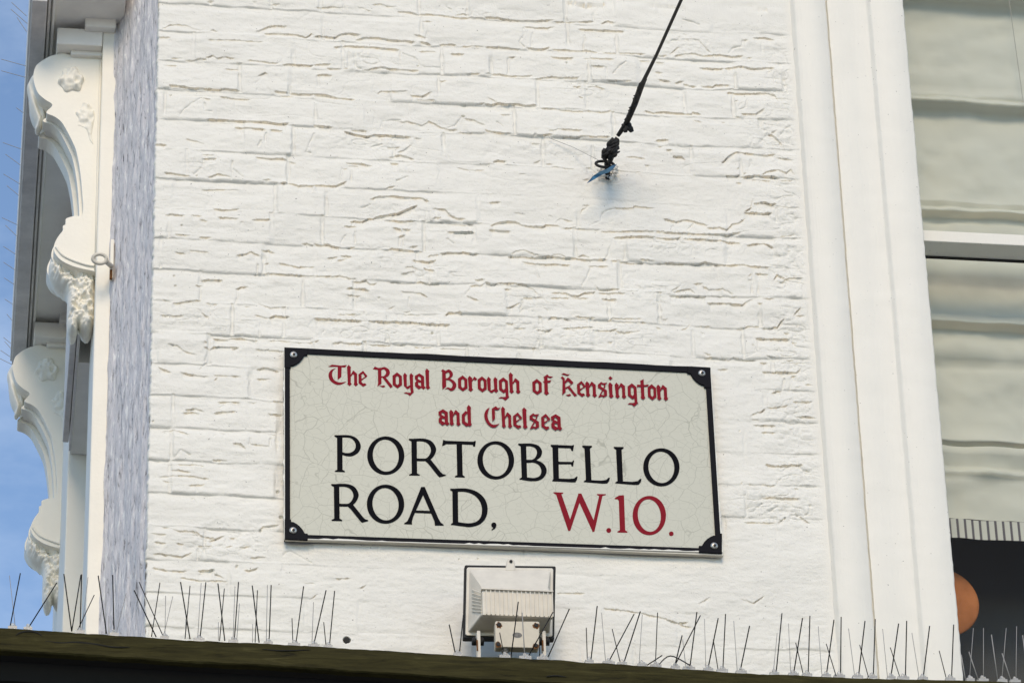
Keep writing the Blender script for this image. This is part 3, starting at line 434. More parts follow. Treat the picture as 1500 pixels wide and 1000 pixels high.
# body of the wall behind the relief and the shop storey below it
m_ = MB(); m_.box(XL + .012, X4 - .01, .032, .25, 0, ZT); m_.build('wall_core', 'trim', bld)

# ------------------------------------------------------------------ window
win = MB()
wx0 = X4 - .03; wx1 = X4 + 1.03
za = P(1400, 345, .10)
YG = .125
def zat(py, y, px=1430): return P(px, py, y)[2]
# meeting rail: bright face, soffit seen from below
rz0 = zat(356.5, .100); rz1 = zat(340.5, .100)
frame = MB(); frame.box(X4 - .005, X4 + .012, .11, .19, ZB, ZT); frame.box(X4 + .985, X4 + 1.003, .11, .19, ZB, ZT)
window = frame.build('window', 'trim', bld)
r_ = MB(); r_.box(wx0, wx1, .100, .165, rz0, rz1); r_.build('meeting_rail', 'trim', window, bevel=.002)
gb = MB(); gb.box(wx0, wx1, .159, .166, rz0 - .0035, rz0 - .0004); gb.build('glazing_bead', 'rubber', window)
pn = MB(); pn.box(wx0, wx1, .128, .131, rz1 - .004, ZT); pn.build('pane', 'pane', window)
pn = MB(); pn.box(wx0, wx1, .1675, .1705, ZB, rz0 + .02); pn.build('pane', 'pane', window)
# dark room behind
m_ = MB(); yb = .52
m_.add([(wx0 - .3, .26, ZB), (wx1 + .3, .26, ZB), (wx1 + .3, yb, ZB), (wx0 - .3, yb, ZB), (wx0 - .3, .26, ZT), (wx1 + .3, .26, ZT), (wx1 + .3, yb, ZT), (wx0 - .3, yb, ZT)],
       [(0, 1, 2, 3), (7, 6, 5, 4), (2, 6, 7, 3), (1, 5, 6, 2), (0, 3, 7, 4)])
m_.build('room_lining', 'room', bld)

# roman blind: one hanging sheet, folded at each batten; profile given as photograph rows at px 1430
def blind():
    YB = .275
    rows = [(-40, 0), (-16, -.002), (-6, -.034), (4, -.040), (7, -.036), (9, -.006), (14, .006), (24, .004), (70, .000), (120, -.002), (140, -.003), (141.5, -.008), (147, -.009), (149, -.006), (151, -.012), (157, -.020), (161, -.024), (162.5, -.018),
            (164, .002), (170, .008), (190, .004), (215, -.002), (250, -.004), (285, -.003), (301, -.010), (304, -.013), (307, -.007), (312, -.008), (314, -.016), (319, -.018), (321, .002), (328, .004), (334, -.002), (345, .0), (370, 0),
            (390, -.016), (400, -.018), (412, -.013), (418, -.004), (440, .002), (464, -.002), (466, -.008), (478, -.018), (482, -.020), (484, .004), (494, .004), (505, -.010), (520, -.012), (530, -.005), (536, .004), (545, -.004), (580, -.006), (630, -.004),
            (642, -.008), (650, -.014), (654, -.016), (655, .010), (658, .012), (659.5, -.012), (670, -.010), (682, .004), (690, .006), (691, -.006), (698, -.008), (700, -.003), (730, -.003), (763, -.004)]
    rr = []
    for (p0, o0), (p1, o1) in zip(rows[:-1], rows[1:]):
        m__ = max(1, int((p1 - p0) / 7)); rr += [(p0 + (p1 - p0) * q / m__, o0 + (o1 - o0) * q / m__) for q in range(m__)]
    rr.append(rows[-1]); prs = [(zat(py, YB), off) for py, off in rr]
    xs = np.linspace(wx0 - .02, wx1 + .02, 160); V = []; n = len(xs)
    for k, (z, off) in enumerate(prs):
        sag = .0040 * np.sin((xs - wx0) * 3.0 + .8) + .0015 * vn(xs, z, .16, .08, 201)
        V += list(zip(xs, YB + off * 1.2 + .004 * vn(xs, z, .16, .045, 202) + .005 * vn(xs + z * .9, z - xs * .35, .09, .03, 203) + .0022 * vn(xs - z * .8, z + xs * .5, .035, .018, 205), z + sag * .6 - (xs - wx0) * .004))
    F_ = [(i * n + k, i * n + k + 1, (i + 1) * n + k + 1, (i + 1) * n + k) for i in range(len(prs) - 1) for k in range(n - 1)]
    root = thing('roman_blind', 'pale cream roman blind hanging in soft folds behind the sash window', 'blind', (X4 + .4, YB, prs[0][0]))
    m_ = MB(); m_.add(V, F_); m_.build('cloth', 'blind', root, smooth=True)
    zt = prs[-1][0]; zb2 = zat(791, YB); V = []
    for z in np.linspace(zt - .0005, zb2, 6):
        V += list(zip(xs, YB - .006 + .004 * vn(xs, z, .05, .2, 204), [z] * n - (xs - wx0) * .002))
    F_ = [(i * n + k, i * n + k + 1, (i + 1) * n + k + 1, (i + 1) * n + k) for i in range(5) for k in range(n - 1)]
    m_ = MB(); m_.add(V, F_); m_.build('striped_edge', 'stripe', root, smooth=True)
    c = MB(); a = P(1478, 0, YB - .046); b_ = P(1499, 150, YB - .030); c.tube([(a[0], a[1], a[2] + .2), a, b_], .0009, 6); c.build('pull_cord', 'thread', root)
blind()
oc = P(1378.5, 882, .36); orr = 56.5 * np.linalg.norm(oc - CAM) / F
m_ = MB(); m_.ball(oc, orr, orr * .16, orr, 40, 24)
lan = thing('round_lantern', 'round orange brown paper lantern hanging in the dark window', 'lantern', tuple(oc))
m_.build('shade', 'orange', lan, smooth=True)
m_ = MB(); m_.tube([(oc[0], oc[1], oc[2] + orr * .98), (oc[0], oc[1], ZT - .002)], .0015, 6); m_.build('cord', 'rubber', lan)

# ------------------------------------------------------------------ left return: post, board, brackets, soffit
YC = .22
tl = P(158, 500, YC); tr_ = np.array([XL + .004, .006, 0])
def post():
    V = []; zs = np.arange(ZB, ZT, .010); us = np.linspace(0, 1, 46); n = len(us)
    for z in zs:
        x = tl[0] + (tr_[0] - tl[0]) * us; y = YC + (tr_[1] - YC) * us
        nrm = np.array([-(YC - tr_[1]), -(tr_[0] - tl[0])]); nrm = nrm / np.linalg.norm(nrm)
        dsp = .0028 * vn(us * .22, z, .012, .16, 301) + .0022 * vn(us * .22, z, .006, .05, 302) + .0012 * vn(us * .22, z, .006, .02, 304) + .003 * np.clip(vn(us * .22, z, .02, .30, 303), 0, 1)
        V += list(zip(x + nrm[0] * dsp, y + nrm[1] * dsp, [z] * n))
    F_ = [(i * n + k, i * n + k + 1, (i + 1) * n + k + 1, (i + 1) * n + k) for i in range(len(zs) - 1) for k in range(n - 1)]
    m_ = MB(); m_.add(V, F_); o = m_.build('corner_post', 'timber', bld, smooth=True)
    o['label'] = 'flaking lilac grey timber post'
post()
bx0 = P(137.5, 500, YC)[0]; bx1 = tl[0] + .004
m_ = MB(); m_.box(bx0, bx1, YC - .002, YC + .30, ZB, ZT); m_.build('corner_board', 'cream', bld, bevel=.003)
# eye bolt screwed into the board
eb = thing('eye_bolt', 'white painted ring eye bolt screwed into the flaking corner post', 'eye bolt', tuple(P(158, 383, YC - .03)))
c = P(146, 379, YC - .07); ring = [(c[0] + .0150 * math.cos(a), c[1] - .003 * math.sin(a), c[2] + .0105 * math.sin(a)) for a in [k * 2 * math.pi / 20 for k in range(21)]]
m_ = MB(); m_.tube(ring, .0042, 8, caps=False); m_.build('ring', 'lamp', eb, smooth=True)
m_ = MB(); m_.tube([P(156, 383, YC - .065), P(163, 390, YC - .03)], [.006, .0055], 8); m_.build('shank', 'lamp', eb, smooth=True)
m_ = MB(); a = P(165, 352, YC - .022); b_ = P(164, 408, YC - .022); m_.box(a[0] - .004, a[0] + .003, YC - .026, YC - .01, b_[2], a[2]); m_.build('plate', 'cream', eb)
m_ = MB(); a = P(164, 396, YC - .03); b_ = P(163, 409, YC - .03); m_.box(a[0] - .005, a[0] + .001, YC - .034, YC - .027, b_[2], a[2]); m_.build('nut', 'rust', eb)

def inflate(mb, outline, yc, fb, bb, edge, fn, amp, step=.9):
    """solid, cushion-like carving: outline in photograph pixels on the plane y = yc, swelling fb to the front and bb to the back"""
    o = np.array(catmull(outline, 5, True)); x0, y0 = o.min(0) - 2; x1, y1 = o.max(0) + 2
    gx = np.arange(x0, x1, step); gy = np.arange(y0, y1, step); GX, GY = np.meshgrid(gx, gy)
    ins = np.zeros(GX.shape, bool); d2 = np.full(GX.shape, 1e9); n = len(o); NX = np.zeros(GX.shape); NY = np.zeros(GX.shape)
    for i in range(n):
        a, b = o[i], o[(i + 1) % n]
        c = ((a[1] > GY) != (b[1] > GY)); xi = a[0] + (GY - a[1]) / (b[1] - a[1] + 1e-12) * (b[0] - a[0]); ins ^= c & (GX < xi)
        d = b - a; t = np.clip(((GX - a[0]) * d[0] + (GY - a[1]) * d[1]) / (d @ d + 1e-12), 0, 1); qx = a[0] + t * d[0]; qy = a[1] + t * d[1]
        dd = (GX - qx) ** 2 + (GY - qy) ** 2; m = dd < d2; d2[m] = dd[m]; NX[m] = qx[m]; NY[m] = qy[m]
    dist = np.sqrt(d2); out = ~ins
    near = out & (dist < step * 1.5); GX = np.where(near, NX, GX); GY = np.where(near, NY, GY); use = ins | near
    dist = np.where(out, 0, dist); u = np.clip(dist / edge, 0, 1); pr = np.sqrt(1 - (1 - u) ** 2)
    for sgn, bulge in ((-1, fb), (1, bb)):
        off = sgn * (pr * bulge + amp * fn(GX, GY) * np.clip(u * 2, 0, 1))
        idx = -np.ones(GX.shape, int); V = []
        for j, i in zip(*np.nonzero(use)): idx[j, i] = len(V); V.append(P(GX[j, i], GY[j, i], yc) + np.array([0, off[j, i], 0]))
        q = np.stack([idx[:-1, :-1], idx[:-1, 1:], idx[1:, 1:], idx[1:, :-1]], -1).reshape(-1, 4); q = q[(q >= 0).all(1)]
        mb.add(V, [tuple(f) if sgn > 0 else tuple(f[::-1]) for f in q.tolist()])
# scrolled bracket, traced side face
OUT = [(150, 83), (143, 81.5), (125, 81), (104, 80.5), (93, 78), (81.6, 80), (70, 84), (59, 91), (52, 98), (48.7, 112), (50.8, 125), (56, 137), (66, 146), (76.7, 154), (67.6, 165), (80, 171), (90, 179), (98, 192), (107, 210), (112, 223), (117, 250), (120, 280),
       (121, 313), (109.5, 316), (97, 320), (96, 327), (93, 336), (84, 348), (79, 360), (80, 370), (88, 380), (102, 388), (118, 393), (137, 397), (142, 398)]
YK = YC + .032
def corbel():
    root = bpy.data.objects.new('bracket', None); COL.objects.link(root); root.parent = bld
    def smooth_out(o): 
        return catmull(o, 4)
    side = [P(x, y, YK) for x, y in smooth_out(OUT)]
    m_ = MB(); m_.prism(side, (0, .026, 0)); m_.build('side_face', 'cream', root, bevel=.0022)
    # core, with the hollow front set out a little as a roll
    core = []
    for x, y in OUT:
        if 158 < y < 316: core.append((x - 4.5, y + 1.5))
        elif y > 316: core.append((x - 3 if x < 130 else x, y + 2 if y > 370 else y))
        else: core.append((x + 2 if x < 120 else x, y + 1.5))
    m_ = MB(); m_.prism([P(x, y, YK) + np.array([0, .027, 0]) for x, y in smooth_out(core)], (0, .034, 0)); m_.build('roll', 'cream', root, bevel=.006)
    m_ = MB(); m_.prism([P(x - 1.5, y + 1, YK) + np.array([0, .062, 0]) for x, y in smooth_out(OUT)], (0, .022, 0)); m_.build('roll', 'cream', root, bevel=.005)
    m_ = MB(); m_.prism([P(x - 5, y + 1, YK) + np.array([0, .085, 0]) for x, y in smooth_out(core)], (0, .048, 0)); m_.build('roll', 'cream', root, bevel=.005)
    # acanthus tongue over the front of the upper scroll
    LEAF = [(60, 100), (49, 113), (41.5, 124), (39.4, 132), (41.5, 144), (42.5, 156), (45, 168), (49, 180), (52, 187), (51, 193), (55, 196), (61, 189), (67, 180), (66.5, 168), (64, 158), (60, 142), (56, 128)]
    m_ = MB(); inflate(m_, LEAF, YK + .070, .030, .022, 9, lambda x, y: 1.2 * np.sin((x * .9 - y * .32) * .55), .004)
    m_.build('leaf', 'cream', root, smooth=True)
    # lower leafage: lumpy mass hanging under the lower scroll
    def lump(cx, cy, rx, ry, yy, ry3=.03):
        c = P(cx, cy, YK); k = 1 / 690.0
        return (c[0], c[1] + yy, c[2]), rx * k, ry3, ry * k * 1.18
    LOW = [(88, 378), (80, 376), (74, 384), (71, 396), (72, 408), (78, 418), (86, 425), (94, 431), (98, 438), (98, 452), (97.5, 466), (97.5, 480), (100, 490), (106, 494), (112, 492), (114, 480), (117, 486), (123, 492), (130, 492), (137, 484), (139, 470), (139, 398), (118, 392), (102, 387)]
    m_ = MB()
    def folds(x, y):
        a = np.clip(vn(x * .8 + y * .6, y * .8 - x * .6, 14, 5.5, 501), -1, 1) * 1.3 + vn(x, y, 5, 5, 502) * .7 + .5 * vn(x, y, 2.6, 2.6, 503)
        return a
    inflate(m_, LOW, YK + .062, .042, .05, 11, folds, .0075)
    m_.build('leafage', 'cream', root, smooth=True)
    # rosette and sprig in relief on the side face
    m_ = MB(); lob = [(104 + (18 + 1.7 * math.cos(6 * a + .8) + 1.2 * math.sin(3 * a)) * math.cos(a), 118 + (18 + 1.7 * math.cos(6 * a + .8) + 1.2 * math.sin(3 * a)) * math.sin(a)) for a in [k * 2 * math.pi / 30 for k in range(30)]]
    inflate(m_, lob, YK + .001, .011, .004, 6, lambda x, y: 1.3 * np.clip(vn(x, y, 8, 8, 511), -1, 1) + .5 * vn(x, y, 4, 4, 512), .0045)
    m_.build('rosette', 'cream', root, smooth=True); m_ = MB()
    SPR = [(122, 150), (130, 152), (137, 160), (139, 172), (137, 184), (135, 198), (137, 212), (131, 206), (127, 192), (119, 186), (111, 183), (115, 175), (110, 166), (117, 160)]
    inflate(m_, SPR, YK + .001, .004, .004, 5, lambda x, y: np.clip(vn(x, y, 7, 7, 513), -1, 1) + .6 * vn(x, y, 4, 4, 514), .0032)
    m_.build('carving', 'cream', root, smooth=True)
    m_ = MB(); q = [P(x, y, YK) for x, y in catmull([(82, 362), (92, 374), (108, 382), (126, 388), (138, 390)], 5)]
    m_.tube([(p[0], p[1] - .001, p[2]) for p in q], .0035, 6); m_.tube([(p[0], p[1] - .0005, p[2]) for p in [P(147.5, 90, YK), P(145, 180, YK), P(142, 300, YK), P(140, 396, YK)]], .003, 6)
    m_.build('moulding', 'cream', root, smooth=True)
    # stepped cap blocks between bracket and soffit
    m_ = MB()
    for (x0, x1, y0, y1, yf, bk) in ((104, 150, 66.5, 82, -.012, .14), (84, 150, 40, 67.5, -.035, .17), (125, 170, 24, 41, -.055, .14)):
        a = P(x0, y0, YK + yf); b_ = P(x1, y1, YK + yf); m_.box(a[0], b_[0], YK + yf, YK + bk, b_[2], a[2])
    m_.build('cap_block', 'soffit', root, bevel=.003)
    return root
c1_ = corbel()
LB = 1.262
def copy_tree(o, parent):
    c = o.copy(); COL.objects.link(c); c.parent = parent
    for ch in [q for q in bpy.data.objects if q.parent == o]: copy_tree(ch, c)
    return c
kids = [q for q in bpy.data.objects if q.parent == c1_]
c2_ = c1_.copy(); COL.objects.link(c2_); c2_.parent = bld; c2_.location = (-.010, LB, 0)
for q in kids:
    d = q.copy(); COL.objects.link(d); d.parent = c2_

# soffit of the side cornice running away over the brackets
ZS = P(100, 24, YK - .055)[2] - .004
YE = PZ(22, 545, ZS - .03)[1]; Y0S = PZ(100, -12, ZS)[1]
def strip(name, pxl, pxr, yrow, z0, z1, mt, y0=Y0S, y1=None, par=bld):
    a = PZ(pxl, yrow, z0)[0]; b_ = PZ(pxr, yrow, z0)[0]; m_ = MB(); m_.box(a, b_, y0, YE if y1 is None else y1, z0, z1); return m_.build(name, mt, par, bevel=.002)
cor = strip('cornice', 30, 163, 250, ZS + .002, ZS + .20, 'soffit')
strip('fascia', 33, 54.5, 250, ZS - .030, ZS + .001, 'fascia', par=cor)
strip('bead', 56, 59.5, 250, ZS - .016, ZS + .001, 'fascia', par=cor)
strip('bead', 62, 66, 250, ZS - .012, ZS + .001, 'soffit', par=cor)
# side wall that the brackets stand against, its window head seen from below
YF = YC + .72
zh = P(120, 666, YF)[2]
m_ = MB(); m_.box(P(98.5, 700, YF)[0], bx0 + .10, YF, YF + 1.1, ZB, ZT); m_.build('side_pilaster', 'cream', bld, bevel=.003)
m_ = MB(); m_.box(P(111, 560, .6)[0], bx0 + .06, YC + .31, YF - .002, zh, zh + .30); m_.build('window_head', 'soffit', bld)
m_ = MB(); a = P(99, 560, .55)[0]; m_.box(a, P(108, 560, .55)[0], YC + .12, YF - .06, zh - .004, zh + .28); m_.box(P(109, 560, .55)[0], P(113.5, 560, .55)[0], YC + .10, YF - .03, zh - .009, zh + .28)
m_.build('head_moulding', 'fascia', bld, bevel=.002)

# ------------------------------------------------------------------ street name sign
sg = thing('street_sign', 'cream enamel street name sign in a black frame reading PORTOBELLO ROAD, W.10.', 'sign', (0, 0, 6.6))
SP = lambda px, py, y: P(px, py, y)
YS = -.014
oq = [(416.5, 508.5), (1041, 538), (1057.6, 808.4), (417, 787.8)]
iq = [(424.5, 516.3), (1033.0, 546.0), (1049.0, 803.0), (425, 782)]
m_ = MB(); m_.prism([P(x, y, YS) for x, y in [(420, 512), (1037, 542), (1054, 808), (421, 785)]], (0, .010, 0)); m_.build('plate', 'enamel', sg)
# frame of four bars with mitred ends
m_ = MB(); rg = random.Random(5)
for k in range(4):
    a, b_, c, d = oq[k], oq[(k + 1) % 4], iq[(k + 1) % 4], iq[k]
    n = 24; o_ = [np.array(a) + (np.array(b_) - np.array(a)) * i / n for i in range(n + 1)]; q_ = [np.array(d) + (np.array(c) - np.array(d)) * i / n for i in range(n + 1)]
    for i in range(n):
        j0 = 0 if i == 0 else jn; jn = rg.uniform(-.5, .5) if 0 < i < n - 1 else 0
        sgn = [(0, 1), (-1, 0), (0, -1), (1, 0)][k]
        s0 = np.array(sgn) * j0; s1 = np.array(sgn) * jn
        m_.prism([P(*(o_[i] + s0), YS - .0035), P(*(o_[i + 1] + s1), YS - .0035), P(*q_[i + 1], YS - .0035), P(*q_[i], YS - .0035)], (0, .0165, 0))
m_.build('frame', 'black', sg)
# white wall paint slopped over the rim of the frame
m_ = MB(); rg = random.Random(9)
def slop(a, b_, n, w0, w1, yy=YS - .0040, prob=.5):
    a = np.array(a, float); b_ = np.array(b_, float); d = (b_ - a) / n; nrm = np.array([d[1], -d[0]]); nrm /= np.linalg.norm(nrm); on = False; wl = 0
    for i in range(n):
        if rg.random() < .35: on = rg.random() < prob
        wn = rg.uniform(w0, w1) if on else .3
        if wl > 0 or wn > 0:
            p0 = a + d * i; p1 = a + d * (i + 1)
            m_.prism([P(*(p0 + nrm * -.6), yy), P(*(p1 + nrm * -.6), yy), P(*(p1 + nrm * (wn + .05)), yy), P(*(p0 + nrm * (wl + .05)), yy)], (0, .006, 0))
        wl = wn
slop((417, 787.8), (1057.6, 808.4), 90, .3, 1.9, prob=.4); slop((1041, 538), (1057.6, 808.4), 50, .3, 1.6, prob=.35)
slop((416.8, 789), (416.5, 509), 70, .4, 2.6, prob=.30);
m_.build('paint_slop', 'wall', sg)
m_ = MB()
def slab(pts, y, d): m_.prism([P(x, yy, y) for x, yy in pts], (0, d, 0))
lowq = [(418, 787.0), (1057.6, 808.0), (1059.6, 813), (700, 799.2), (418, 788.9)]
slab(lowq, YS - .001, .011); m_.build('backing_edge', 'lamp', sg)
# quarter-round corner plates with domed screws
def corner(cx, cy, sx, sy, scx, scy):
    pts = [(0, 0), (34, 0), (34, 10), (30, 10)]
    pts += [(31.5 * math.cos(a), 31.5 * math.sin(a) * .9) for a in [math.radians(q) for q in (22, 34, 46, 56, 66)]]
    pts += [(9.5, 26), (9.5, 29.5), (0, 29.5)]
    m_ = MB(); m_.prism([P(cx + sx * x, cy + sy * y + .048 * sx * x, YS - .0050) for x, y in pts], (0, .005, 0)); cp = m_.build('corner_plate', 'black', sg, bevel=.0012)
    c = P(scx, scy, YS - .0055); m_ = MB(); m_.ball(c, .0082, .0042, .0082, 16, 10); m_.box(c[0] - .0022, c[0] + .0022, c[1] - .0010, c[1] + .001, c[2] - .0022, c[2] + .0022)
    m_.build('screw', 'screw', cp, smooth=True)
    m_ = MB(); m_.tube([(c[0] + .0005, c[1] - .0043, c[2] - .001), (c[0] + .0005, c[1] - .0035, c[2] - .001)], [.0036, .0036], 6); m_.build('screw_socket', 'rubber', cp)
corner(416.5, 508.5, 1, 1, 430, 519.5); corner(1041, 538, -1, 1, 1028, 546.5); corner(417, 789, 1, -1, 429.3, 776.5); corner(1057.8, 810, -1, -1, 1046.2, 799)

class Glyphs:
    """flat enamel lettering: polygons given in photograph pixels on the sign face, each laid a hair above the last"""
    def __init__(s, y0): s.m = MB(); s.y = y0; s.k = 0
    def poly(s, pts):
        s.k += 1; y = s.y - .00002 * s.k; s.m.add([P(a, b_, y) for a, b_ in pts], [tuple(range(len(pts)))[::-1]])
    def ring(s, A, B, closed=True):
        s.k += 1; y = s.y - .00002 * s.k; n = len(A)
        s.m.add([P(a, b_, y) for a, b_ in A] + [P(a, b_, y) for a, b_ in B], [((i + 1) % n, i, n + i, n + (i + 1) % n) for i in range(n if closed else n - 1)])
class T:            # tile coordinates -> photograph pixels
    def __init__(s, g, ox, oy, sc): s.g, s.ox, s.oy, s.sc = g, ox, oy, sc
    def c(s, pts): return [(s.ox + x / s.sc, s.oy + y / s.sc) for x, y in pts]
    def poly(s, *pts): s.g.poly(s.c(pts))
    def ell(s, cx, cy, rx, ry, ix, iy, tilt=-7, n=48):
        A = []; B = []; tl_ = math.radians(tilt)
        for k in range(n):
            a = 2 * math.pi * k / n; A.append((cx + rx * math.cos(a), cy + ry * math.sin(a)))
            x = ix * math.cos(a - tl_); y = iy * math.sin(a - tl_); B.append((cx + x * math.cos(tl_) - y * math.sin(tl_), cy + x * math.sin(tl_) + y * math.cos(tl_)))
        s.g.ring(s.c(A), s.c(B))
    def disc(s, cx, cy, r, n=20): s.poly(*[(cx + r * math.cos(2 * math.pi * k / n), cy + r * math.sin(2 * math.pi * k / n)) for k in range(n)])
    def bowl(s, A, B): s.g.ring(s.c(catmull(A, 6)), s.c(catmull(B, 6)), closed=False)
    def stem(s, x0, y0, x1, y1, w_, tl_=0, tr2=0, bl=0, br=0):
        h_ = w_ / 2
        L_ = [(x0 - h_ - tl_, y0 - 8), (x0 - h_ - tl_, y0 + 4), (x0 - h_, y0 + 16)] if tl_ else [(x0 - h_, y0 - 8)]
        B_ = [(x1 - h_, y1 - 14), (x1 - h_ - bl, y1 - 4), (x1 - h_ - bl, y1 + 5)] if bl else [(x1 - h_, y1 + 5)]
        C_ = [(x1 + h_ + br, y1 + 7), (x1 + h_ + br, y1 - 2), (x1 + h_, y1 - 14)] if br else [(x1 + h_, y1 + 6)]
        D_ = [(x0 + h_, y0 + 16), (x0 + h_ + tr2, y0 + 5), (x0 + h_ + tr2, y0 - 6)] if tr2 else [(x0 + h_, y0 - 8)]
        s.poly(*(L_ + B_ + C_ + D_))
gb_ = Glyphs(YS - .0004); A6 = T(gb_, 480, 625, 5.769); A7 = T(gb_, 740, 635, 5.5556)
# P
A6.stem(102, 77, 103, 375, 46, 22, 0, 20, 20)
A6.bowl([(102, 68), (190, 71), (250, 100), (280, 158), (262, 213), (210, 246), (160, 247), (122, 236)], [(104, 90), (182, 92), (222, 118), (237, 158), (224, 196), (190, 217), (150, 219), (122, 211)])
A6.ell(491, 242, 157, 163, 109, 135)
def letter_R(t_, dx_, dy_):
    q = lambda pts: [(x + dx_, y + dy_) for x, y in pts]
    t_.stem(730 + dx_, 107 + dy_, 733 + dx_, 405 + dy_, 46, 22, 0, 22, 22)
    t_.bowl(q([(730, 98), (815, 98), (880, 122), (916, 180), (905, 232), (868, 276), (820, 289), (745, 288)]), q([(732, 122), (808, 124), (852, 148), (872, 192), (862, 232), (835, 262), (800, 266), (745, 264)]))
    t_.poly(*q([(822, 286), (868, 272), (955, 380), (972, 396), (999, 404), (996, 413), (945, 426), (930, 412), (850, 312)]))
letter_R(A6, 0, 0)
A6.poly((976, 108), (992, 113), (1000, 116), (1230, 124), (1240, 118), (1253, 118), (1246, 166), (1230, 166), (1226, 152), (1140, 148), (1085, 146), (1000, 146), (984, 156), (966, 161))
A6.stem(1112, 150, 1118, 420, 47, 0, 0, 20, 18)
sO = T(gb_, 0, 0, 1); sO.ell(726.2, 673.8, 27, 28.1, 18.9, 23.4)
A7.stem(148, 87, 157, 368, 45, 20, 0, 18, 0)
A7.bowl([(148, 78), (212, 79), (270, 96), (300, 140), (290, 185), (255, 214), (215, 234), (172, 236)], [(150, 102), (210, 103), (246, 120), (259, 152), (246, 190), (225, 207), (205, 212), (172, 213)])
A7.bowl([(172, 211), (245, 213), (308, 240), (338, 292), (322, 345), (280, 378), (215, 385), (140, 376)], [(172, 234), (232, 235), (276, 258), (294, 303), (280, 342), (240, 358), (200, 356), (150, 352)])
A7.stem(408, 97, 415, 382, 47, 14, 0, 8, 0)
A7.poly((405, 90), (545, 95), (552, 90), (561, 92), (553, 140), (541, 140), (530, 118), (430, 115)); A7.poly((430, 226), (545, 228), (552, 216), (561, 217), (553, 266), (541, 264), (535, 248), (430, 248))
def foot(t_, x, y): t_.poly((x - 30, y - 20), (x + 110, y - 20), (x + 160, y - 26), (x + 178, y - 45), (x + 188, y - 44), (x + 182, y - 20), (x + 170, y + 5), (x + 140, y + 8), (x - 30, y + 5))
A7.poly((420, 362), (520, 366), (562, 362), (580, 347), (590, 346), (585, 372), (572, 394), (540, 394), (395, 386))
for (ax, ay) in ((0, 0), (257, 10)):
    A7.stem(668 + ax, 103 + ay, 680 + ax, 388 + ay, 46, 18, 16, 17, 0)
    A7.poly((690 + ax, 366 + ay), (700 + ax, 376 + ay), (780 + ax, 380 + ay), (822 + ax, 374 + ay), (842 + ax, 355 + ay), (853 + ax, 357 + ay), (847 + ax, 382 + ay), (830 + ax, 404 + ay), (790 + ax, 405 + ay), (660 + ax, 394 + ay))
A7.ell(1271, 272, 148, 155, 105, 128)
letter_R(A6, -655, 382)
A6.ell(489, 651, 158, 165, 110, 137)
A6.poly((790, 506), (819, 505), (806, 575), (722, 760), (712, 800), (713, 823), (645, 819), (648, 811), (672, 796), (690, 760)); A6.poly((795, 506), (820, 505), (935, 770), (955, 805), (980, 824), (978, 832), (906, 831), (906, 822), (900, 790), (793, 545)); A6.poly((735, 703), (880, 708), (885, 730), (730, 724))
A6.stem(1077, 528, 1080, 822, 47, 18, 0, 14, 0)
A6.bowl([(1077, 519), (1180, 520), (1268, 550), (1328, 608), (1352, 685), (1338, 762), (1290, 818), (1212, 843), (1140, 838), (1070, 829)], [(1085, 546), (1168, 548), (1240, 577), (1288, 632), (1304, 700), (1292, 762), (1255, 799), (1200, 812), (1140, 808), (1085, 798)])
A6.disc(1404, 827, 22); A6.poly((1425, 822), (1424, 840), (1414, 858), (1388, 873), (1384, 868), (1398, 852), (1400, 838))
gb_.m.build('street_name', 'letter_black', sg)
gr_ = Glyphs(YS - .0004); B7 = T(gr_, 740, 635, 5.5556)
gd_ = Glyphs(YS - .00025)                                # dark keyline behind the red
def both(fn):
    fn(B7, 0)
B7.poly((393, 474), (473, 477), (472, 486), (458, 491), (532, 704), (530, 780), (521, 792), (512, 786), (414, 494), (394, 484)); B7.poly((514, 790), (530, 788), (612, 540), (618, 486), (597, 485), (585, 520), (516, 735))
B7.poly((594, 486), (620, 485), (722, 706), (724, 797), (712, 797), (595, 540)); B7.poly((708, 797), (727, 795), (792, 505), (820, 497), (819, 490), (746, 489), (746, 497), (764, 505), (712, 735))
B7.disc(843, 785, 20); B7.stem(945, 508, 955, 797, 44, 0, 0, 19, 18); B7.poly((890, 524), (925, 502), (962, 498), (964, 540), (925, 545), (915, 533), (893, 531))
B7.ell(1173, 664, 136, 160, 93, 132); B7.disc(1352, 812, 19)
gr_.m.build('postal_district', 'letter_red', sg); gr_.m = MB()
